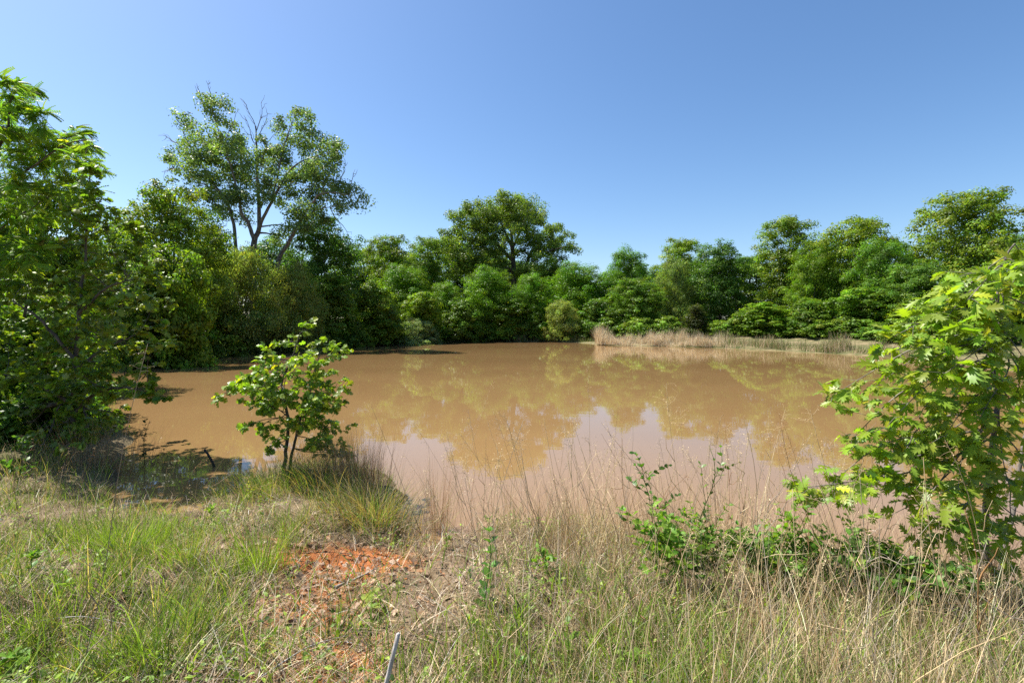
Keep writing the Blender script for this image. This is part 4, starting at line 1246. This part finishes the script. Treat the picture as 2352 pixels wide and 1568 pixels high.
stalk(2275, 1560, 2215, 1170, 2.3, 'rust-orange sheathed stalk at the lower right', rng, None, 0.005, (0.42, 0.24, 0.10))
stalk(890, 1470, 1010, 1280, 3.2, 'old tan stalk leaning right above the pale grey stem', rng, None, 0.003, (0.36, 0.28, 0.18))
def straw(px, d, H, rng):
    x0 = (px - CX) / FPX * d
    if shore_dist(np.array([x0]), np.array([d]))[0] < 0.05: return False
    z0 = gz(x0, d)
    _, pyb, _ = scr(np.array([x0, d, z0]))
    tp_ = np.array([x0 + rng.normal() * 0.3 * H, d + rng.normal() * 0.2 * H, z0 + H])
    sx, sy, _ = scr(tp_)
    head = 'plume' if rng.random() < 0.35 else ('tight' if rng.random() < 0.6 else None)
    kc = rng.choice(4, p=[.5, .22, .15, .13])
    cw = ['straw', 'tan', 'greyish', 'rusty'][kc]
    hw = {'plume': 'with a loose plume', 'tight': 'with a narrow seed head', None: 'without a seed head'}[head]
    pw = 'by the lone broad-leaved plant' if px < 1300 else ('around the two leafy sprouts' if px < 1680 else ('in front of the bank shrubs' if px < 2000 else 'under the glossy oak'))
    stalk(px, float(pyb[0]), float(sx[0]), float(sy[0]), d, '%s grass stalk %s standing %s' % (cw, hw, pw), rng, head, rng.uniform(0.0016, 0.0034),
          [(0.62, 0.49, 0.29), TAN, GREYTAN, RUST][kc], '%s stalks %s %s' % (cw, hw, pw))
    return True
k = 0
while k < 120:
    k += straw(rng.uniform(1000, 2340), rng.uniform(2.0, 5.0), rng.uniform(0.5, 1.25), rng)
k = 0
while k < 110:                                   # tall ones along the bank edge, rising in front of the water
    k += straw(rng.uniform(960, 2000), rng.uniform(3.2, 5.4), rng.uniform(0.7, 1.35), rng)
gname2 = 'thin stalks in the left meadow'
for k in range(26):
    px = rng.uniform(20, 700)
    py = rng.uniform(1080, 1300)
    d = hit(px, py)
    p = at(px, py, d)
    if shore_dist(np.array([p[0]]), np.array([d]))[0] < 0.05: continue
    H = rng.uniform(0.35, 0.9)
    tp_ = p + np.array([rng.normal() * 0.25 * H + .1, rng.normal() * 0.2 * H, H])
    sx, sy, _ = scr(tp_)
    stalk(px, py, float(sx[0]), float(sy[0]), d, 'thin brown stalk among those at the back of the left meadow', rng, 'tight' if rng.random() < 0.5 else None, 0.002, [TAN, RUST][k % 2], gname2)

# ------------------------------------------------------------------ leafy weeds and small shrubs
def on_ground(px, py):
    d = hit(px, py)
    p = at(px, py, d)
    return np.array([p[0], d, gz(p[0], d)])

def weed(name, label, base, top, n_pairs, leaf, tmpl, colr, seed, r=0.005, mat='leaf', ang=0.9, side=0, cat='plant', opposite=True, wide=1.0):
    rng = np.random.default_rng(seed)
    e = empty(name, base)
    tag(e, label, cat)
    b = Buf()
    P = curve(base - np.array([0, 0, .02]), top, rng, 9, 0.05)
    tube(b, P, np.linspace(r, r * 0.4, 9), 5, np.asarray(colr) * 0.9)
    pos, ax, nr, sc = [], [], [], []
    lines = [(P, n_pairs)]
    for s in range(side):
        q = P[rng.integers(2, 7)]
        dv = norm(np.array([rng.normal() * wide, rng.normal() * 0.6 * wide, rng.uniform(0.5, 1.2)]))
        W = curve(q, q + dv * np.linalg.norm(top - base) * rng.uniform(0.22, 0.45) * wide, rng, 6, 0.08)
        tube(b, W, np.linspace(r * .5, r * .2, 6), 4, np.asarray(colr) * 0.9)
        lines.append((W, max(3, n_pairs // 2)))
    for W, m in lines:
        for k in range(m):
            t = 0.15 + 0.85 * (k + 0.5) / m
            idx = t * (len(W) - 1); j = min(int(idx), len(W) - 2)
            q = W[j] + (W[j + 1] - W[j]) * (idx - j)
            tan = norm(W[j + 1] - W[j])
            a0 = k * 1.57 + rng.normal() * 0.3
            for s in ((0, math.pi) if opposite else (0,)):
                hd = np.array([math.cos(a0 + s), math.sin(a0 + s), 0])
                ax.append(norm(hd * ang + tan * (1.15 - ang * 0.5) + rng.normal(size=3) * 0.12)); nr.append(norm(tan - hd * 0.5 + rng.normal(size=3) * 0.15))
                pos.append(q); sc.append(leaf * rng.uniform(0.7, 1.15) * (1 - 0.45 * max(0, t - 0.6) / 0.4))
    link('stem', b.mesh('stem', M['leaf'], True, base), e)
    pos = np.array(pos); R = frames(np.array(ax), np.array(nr)); sc = np.array(sc)
    leaves_to_parts(e, base, tmpl, pos, R, sc, colr, rng, seed + 500, M[mat], 220)
    return e

BRT = (0.15, 0.27, 0.035); PALE = (0.30, 0.36, 0.075); DEEP = (0.075, 0.155, 0.028)
def W_(px, py): return on_ground(px, py)
def topof(base, px, py, dd=0.0): return at(px, py, base[1] + dd)
p = W_(1112, 1400); weed('milkweed_plant', 'upright bright green broad-leaved plant standing alone left of centre', p, topof(p, 1122, 1208), 8, 0.10, HEART, (0.075, 0.19, 0.03), 301)
p = W_(1308, 1530); weed('milkweed_plant', 'smaller bright green broad-leaved plant low in the centre foreground', p, topof(p, 1303, 1405), 4, 0.085, HEART, BRT, 302)
p = W_(852, 1400); weed('oak_seedling', 'pale yellow-green oak seedling on the bare soil below the clay', p, topof(p, 862, 1352), 4, 0.085, POST_OAK, PALE, 303, ang=1.2)
p = W_(790, 1350); weed('seedling', 'tiny green seedling at the upper edge of the red clay', W_(753, 1288), topof(W_(753, 1288), 751, 1276), 2, 0.03, OVAL, BRT, 304)
p = W_(1490, 1290); weed('leafy_sprout', 'dark leafy sprout standing against the water, left one of two', p, topof(p, 1455, 1062), 10, 0.075, OVAL, DEEP, 305, side=6, mat='gloss_leaf')
p = W_(1632, 1270); weed('leafy_sprout', 'slender sparse sprout standing against the water, right one of two', p, topof(p, 1628, 1022), 9, 0.06, OVAL, DEEP, 306, side=6, mat='gloss_leaf')
p = W_(1270, 1330); weed('weed', 'green weed in dry grass right of the lone broad-leaved plant', p, topof(p, 1235, 1255), 6, 0.075, OVAL, BRT, 307, side=3)
p = W_(1025, 1260); weed('weed', 'small yellow-green weed at the water edge right of the inlet', p, topof(p, 1022, 1222), 5, 0.045, OVAL, LIME, 308, side=2)
p = W_(150, 1400); weed('weed', 'tall narrow lime weed at the left edge of the meadow', p, topof(p, 143, 1310), 9, 0.06, OVAL, LIME, 309)
p = W_(450, 1440); weed('weed', 'narrow lime weed standing in the trampled meadow', p, topof(p, 462, 1380), 8, 0.055, OVAL, LIME, 310)
p = W_(482, 1215); weed('weed', 'bright weed at the near edge of the blue pool', p, topof(p, 484, 1160), 8, 0.06, OVAL, LIME, 311, side=2)
p = W_(575, 1150); weed('weed', 'yellow-green sprig on the left shore of the spit', p, topof(p, 570, 1105), 6, 0.06, OVAL, LIME, 312, side=2)
p = W_(40, 1120); weed('weed', 'green weed at the left edge under the dark oak', p, topof(p, 60, 1000), 8, 0.09, OVAL, DEEP, 313, side=4)
p = W_(330, 1090); weed('leafy_sprout', 'dark twiggy sprout at the shore between left oak and blue pool', p, topof(p, 345, 965), 8, 0.07, OVAL, (0.03, 0.055, 0.015), 314, side=6)
for k, (bx, by, tx, ty, lf, col, lab_, tm) in enumerate([
        (1560, 1360, 1500, 1210, 0.07, BRT, 'leafy green shrub at the bank edge below the left dark sprout', OVAL),
        (1640, 1350, 1640, 1205, 0.06, (0.13, 0.23, 0.035), 'fine-leaved green shrub at the bank edge below the slender sprout', OVAL),
        (1760, 1350, 1720, 1215, 0.06, (0.12, 0.22, 0.035), 'dense green shrub on the bank edge in the middle of the right half', OVAL),
        (1850, 1370, 1830, 1220, 0.075, BRT, 'bright green shrub on the bank edge under the lowest oak bough', OVAL),
        (1950, 1380, 1960, 1230, 0.07, (0.09, 0.18, 0.03), 'darker shrub on the bank edge right of the bright green shrub', OVAL),
        (2040, 1400, 2070, 1270, 0.07, BRT, 'trailing leafy shrub below the glossy oak, nearest its trunk', OVAL),
        (1990, 1390, 2010, 1250, 0.06, LIME, 'yellow-green shrub between the two darker bank shrubs', OVAL),
        (2120, 1440, 2160, 1290, 0.07, DEEP, 'dark leafy shrub at the foot of the glossy oak', OVAL)]):
    p = W_(bx, by)
    weed('bank_shrub', lab_, p, topof(p, tx, ty), 10, lf * 1.1, tm, col, 330 + k, r=0.006, side=34, cat='shrub', wide=1.7)
for k, (bx, by, tx, ty, lf, lab_) in enumerate([
        (1560, 1560, 1545, 1530, .11, 'broad-leaved green weed at the bottom edge right of centre'), (1480, 1555, 1470, 1500, .09, 'low broad-leaved weed in the lower centre grass'),
        (1930, 1560, 1925, 1490, .08, 'pale green weed at the bottom edge among straw'), (2010, 1565, 2020, 1520, .09, 'broad weed at the bottom edge left of the rust stalk'),
        (1195, 1560, 1190, 1495, .07, 'narrow green weed low in the centre beside the pale grey stem'), (1795, 1470, 1790, 1420, .06, 'small green weed in straw below the bank shrubs'),
        (30, 1560, 40, 1500, .09, 'dark green weed in the lower left corner'), (70, 1340, 75, 1270, .06, 'light green weed in the upper left meadow')]):
    p = W_(bx, by)
    weed('weed', lab_, p, topof(p, tx, ty), 4, lf, OVAL, BRT, 360 + k, side=2)

# ------------------------------------------------------------------ dead wood and litter
def stick(name, label, pts, r0, r1, mat, cat='stick', seed=0, forks=()):
    rng = np.random.default_rng(seed)
    P = smooth_poly(pts, rng, 5, r0 * 0.12)
    base = P[0].copy()
    b = Buf()
    tube(b, P, np.linspace(r0, r1, len(P)), 8)
    for (k, q, r) in forks:
        tube(b, curve(P[int(k * (len(P) - 1))], q, rng, 6, 0.06), np.linspace(r, r * 0.4, 6), 5)
    o = link(name, b.mesh(name, M[mat], True, base), None, base)
    return tag(o, label, cat)

pb = at(494, 1078, 7.85); pb[2] = -0.05
stick('dead_stick', 'dark broken stick poking out of the blue shaded pool', [pb, at(488, 1060, 7.85), at(471, 1032, 7.85)], 0.022, 0.017, 'wet_wood', seed=1)
g = on_ground(875, 1568)
stick('cut_sapling', 'thick pale grey cut stem rising at the bottom edge left of centre', [np.array([at(838, 1660, 2.0)[0], 2.0, gz(at(838, 1660, 2.0)[0], 2.0) - .02]), at(915, 1455, 2.05)], 0.012, 0.010, 'pale_stem', 'stem', seed=2)
a1, a2, a3 = on_ground(765, 1358), on_ground(815, 1342), on_ground(865, 1322)
up = np.array([0, 0, 0.03])
stick('fallen_branch', 'short grey fallen branch lying below the red clay', [a1 + up, a2 + up * 1.6, a3 + up * 2.2], 0.014, 0.004, 'dead_wood', 'branch', 3, [(0.3, on_ground(745, 1345) + up * 2, 0.006), (0.7, on_ground(905, 1305) + up * 2, 0.004)])
c0 = on_ground(783, 1290) + np.array([0, 0, 0.09])
stick('fallen_twig', 'thin dark forked twig crossing over the red clay', [on_ground(690, 1292) + up * 3, c0, on_ground(885, 1300) + up * 2], 0.003, 0.002, 'wet_wood', 'twig', 4,
      [(0.5, on_ground(768, 1325), 0.003), (0.5, on_ground(806, 1345), 0.003), (0.5, c0 + np.array([0.1, 0, 0.1]), 0.002)])
for k, (x0, y0, x1, y1, lab_) in enumerate([(80, 1450, 300, 1455, 'fallen pale straw stalk lying across the left meadow'), (180, 1540, 560, 1590, 'long fallen pale stalk along the lower left edge'),
                                            (1010, 1560, 1085, 1460, 'bent tan stalk lying diagonally at the bottom centre'), (600, 1580, 800, 1480, 'fallen grey stalk in the trampled ground at bottom'),
                                            (2000, 1100, 2080, 1130, 'x')]):
    if lab_ == 'x': continue
    q0, q1 = on_ground(x0, y0), on_ground(x1, min(y1, 1567))
    stick('fallen_stalk', lab_, [q0 + up * 2, (q0 + q1) / 2 + up * 3.5, q1 + up * 2], 0.004, 0.002, 'pale_stem', 'stalk', 10 + k)

# clods on the clay and dead leaf litter
rng = np.random.default_rng(400)
b = Buf()
n = 1500
x = rng.normal(size=n) * 0.7 - 1.5; y = rng.normal(size=n) * 0.8 + 3.8
k = shore_dist(x, y) > 0.15
x, y = x[k], y[k]; n = len(x)
pos = np.stack([x, y, height(x, y) + 0.012], -1)
nr = norm(np.array([0, 0, 1.0]) + rng.normal(size=(n, 3)) * 0.5)
col = mixcol(rng, n, [(0.34, 0.235, 0.155), (0.22, 0.14, 0.09), (0.45, 0.34, 0.24), (0.30, 0.16, 0.08)], [3, 2, 2, 1])
place(b, POST_OAK, pos, frames(rnd_dir(rng, n), nr), rng.uniform(0.03, 0.075, n), col)
tag(link('leaf_litter', b.mesh('leaf_litter', M['dry'])), 'curled dead brown leaves littering the trampled soil round the red clay', 'leaf litter', kind='stuff')

b = Buf()
n = 900
x = rng.normal(size=n) * 0.45 - 1.45; y = rng.normal(size=n) * 0.6 + 4.0
k = shore_dist(x, y) > 0.12
x, y = x[k], y[k]
octV = np.array([[1, 0, 0], [-1, 0, 0], [0, 1, 0], [0, -1, 0], [0, 0, .7], [0, 0, -.7]], float)
octF = [np.array([[0, 2, 4], [2, 1, 4], [1, 3, 4], [3, 0, 4], [2, 0, 5], [1, 2, 5], [3, 1, 5], [0, 3, 5]])]
n = len(x)
pos = np.stack([x, y, height(x, y)], -1)
col = mixcol(rng, n, [(0.36, 0.135, 0.05), (0.2, 0.07, 0.028)], [2, 1], 0.15)
place(b, (octV, octF), pos, frames(rnd_dir(rng, n), rnd_dir(rng, n)), rng.uniform(0.003, 0.013, n), col)
mclod = leaf_mat('red_clay_clod', 0.95, 0.1, 0.0)
tag(link('clay_clods', b.mesh('clay_clods', mclod)), 'crumbled red clay clods scattered over the bare patch', 'clay', kind='stuff')
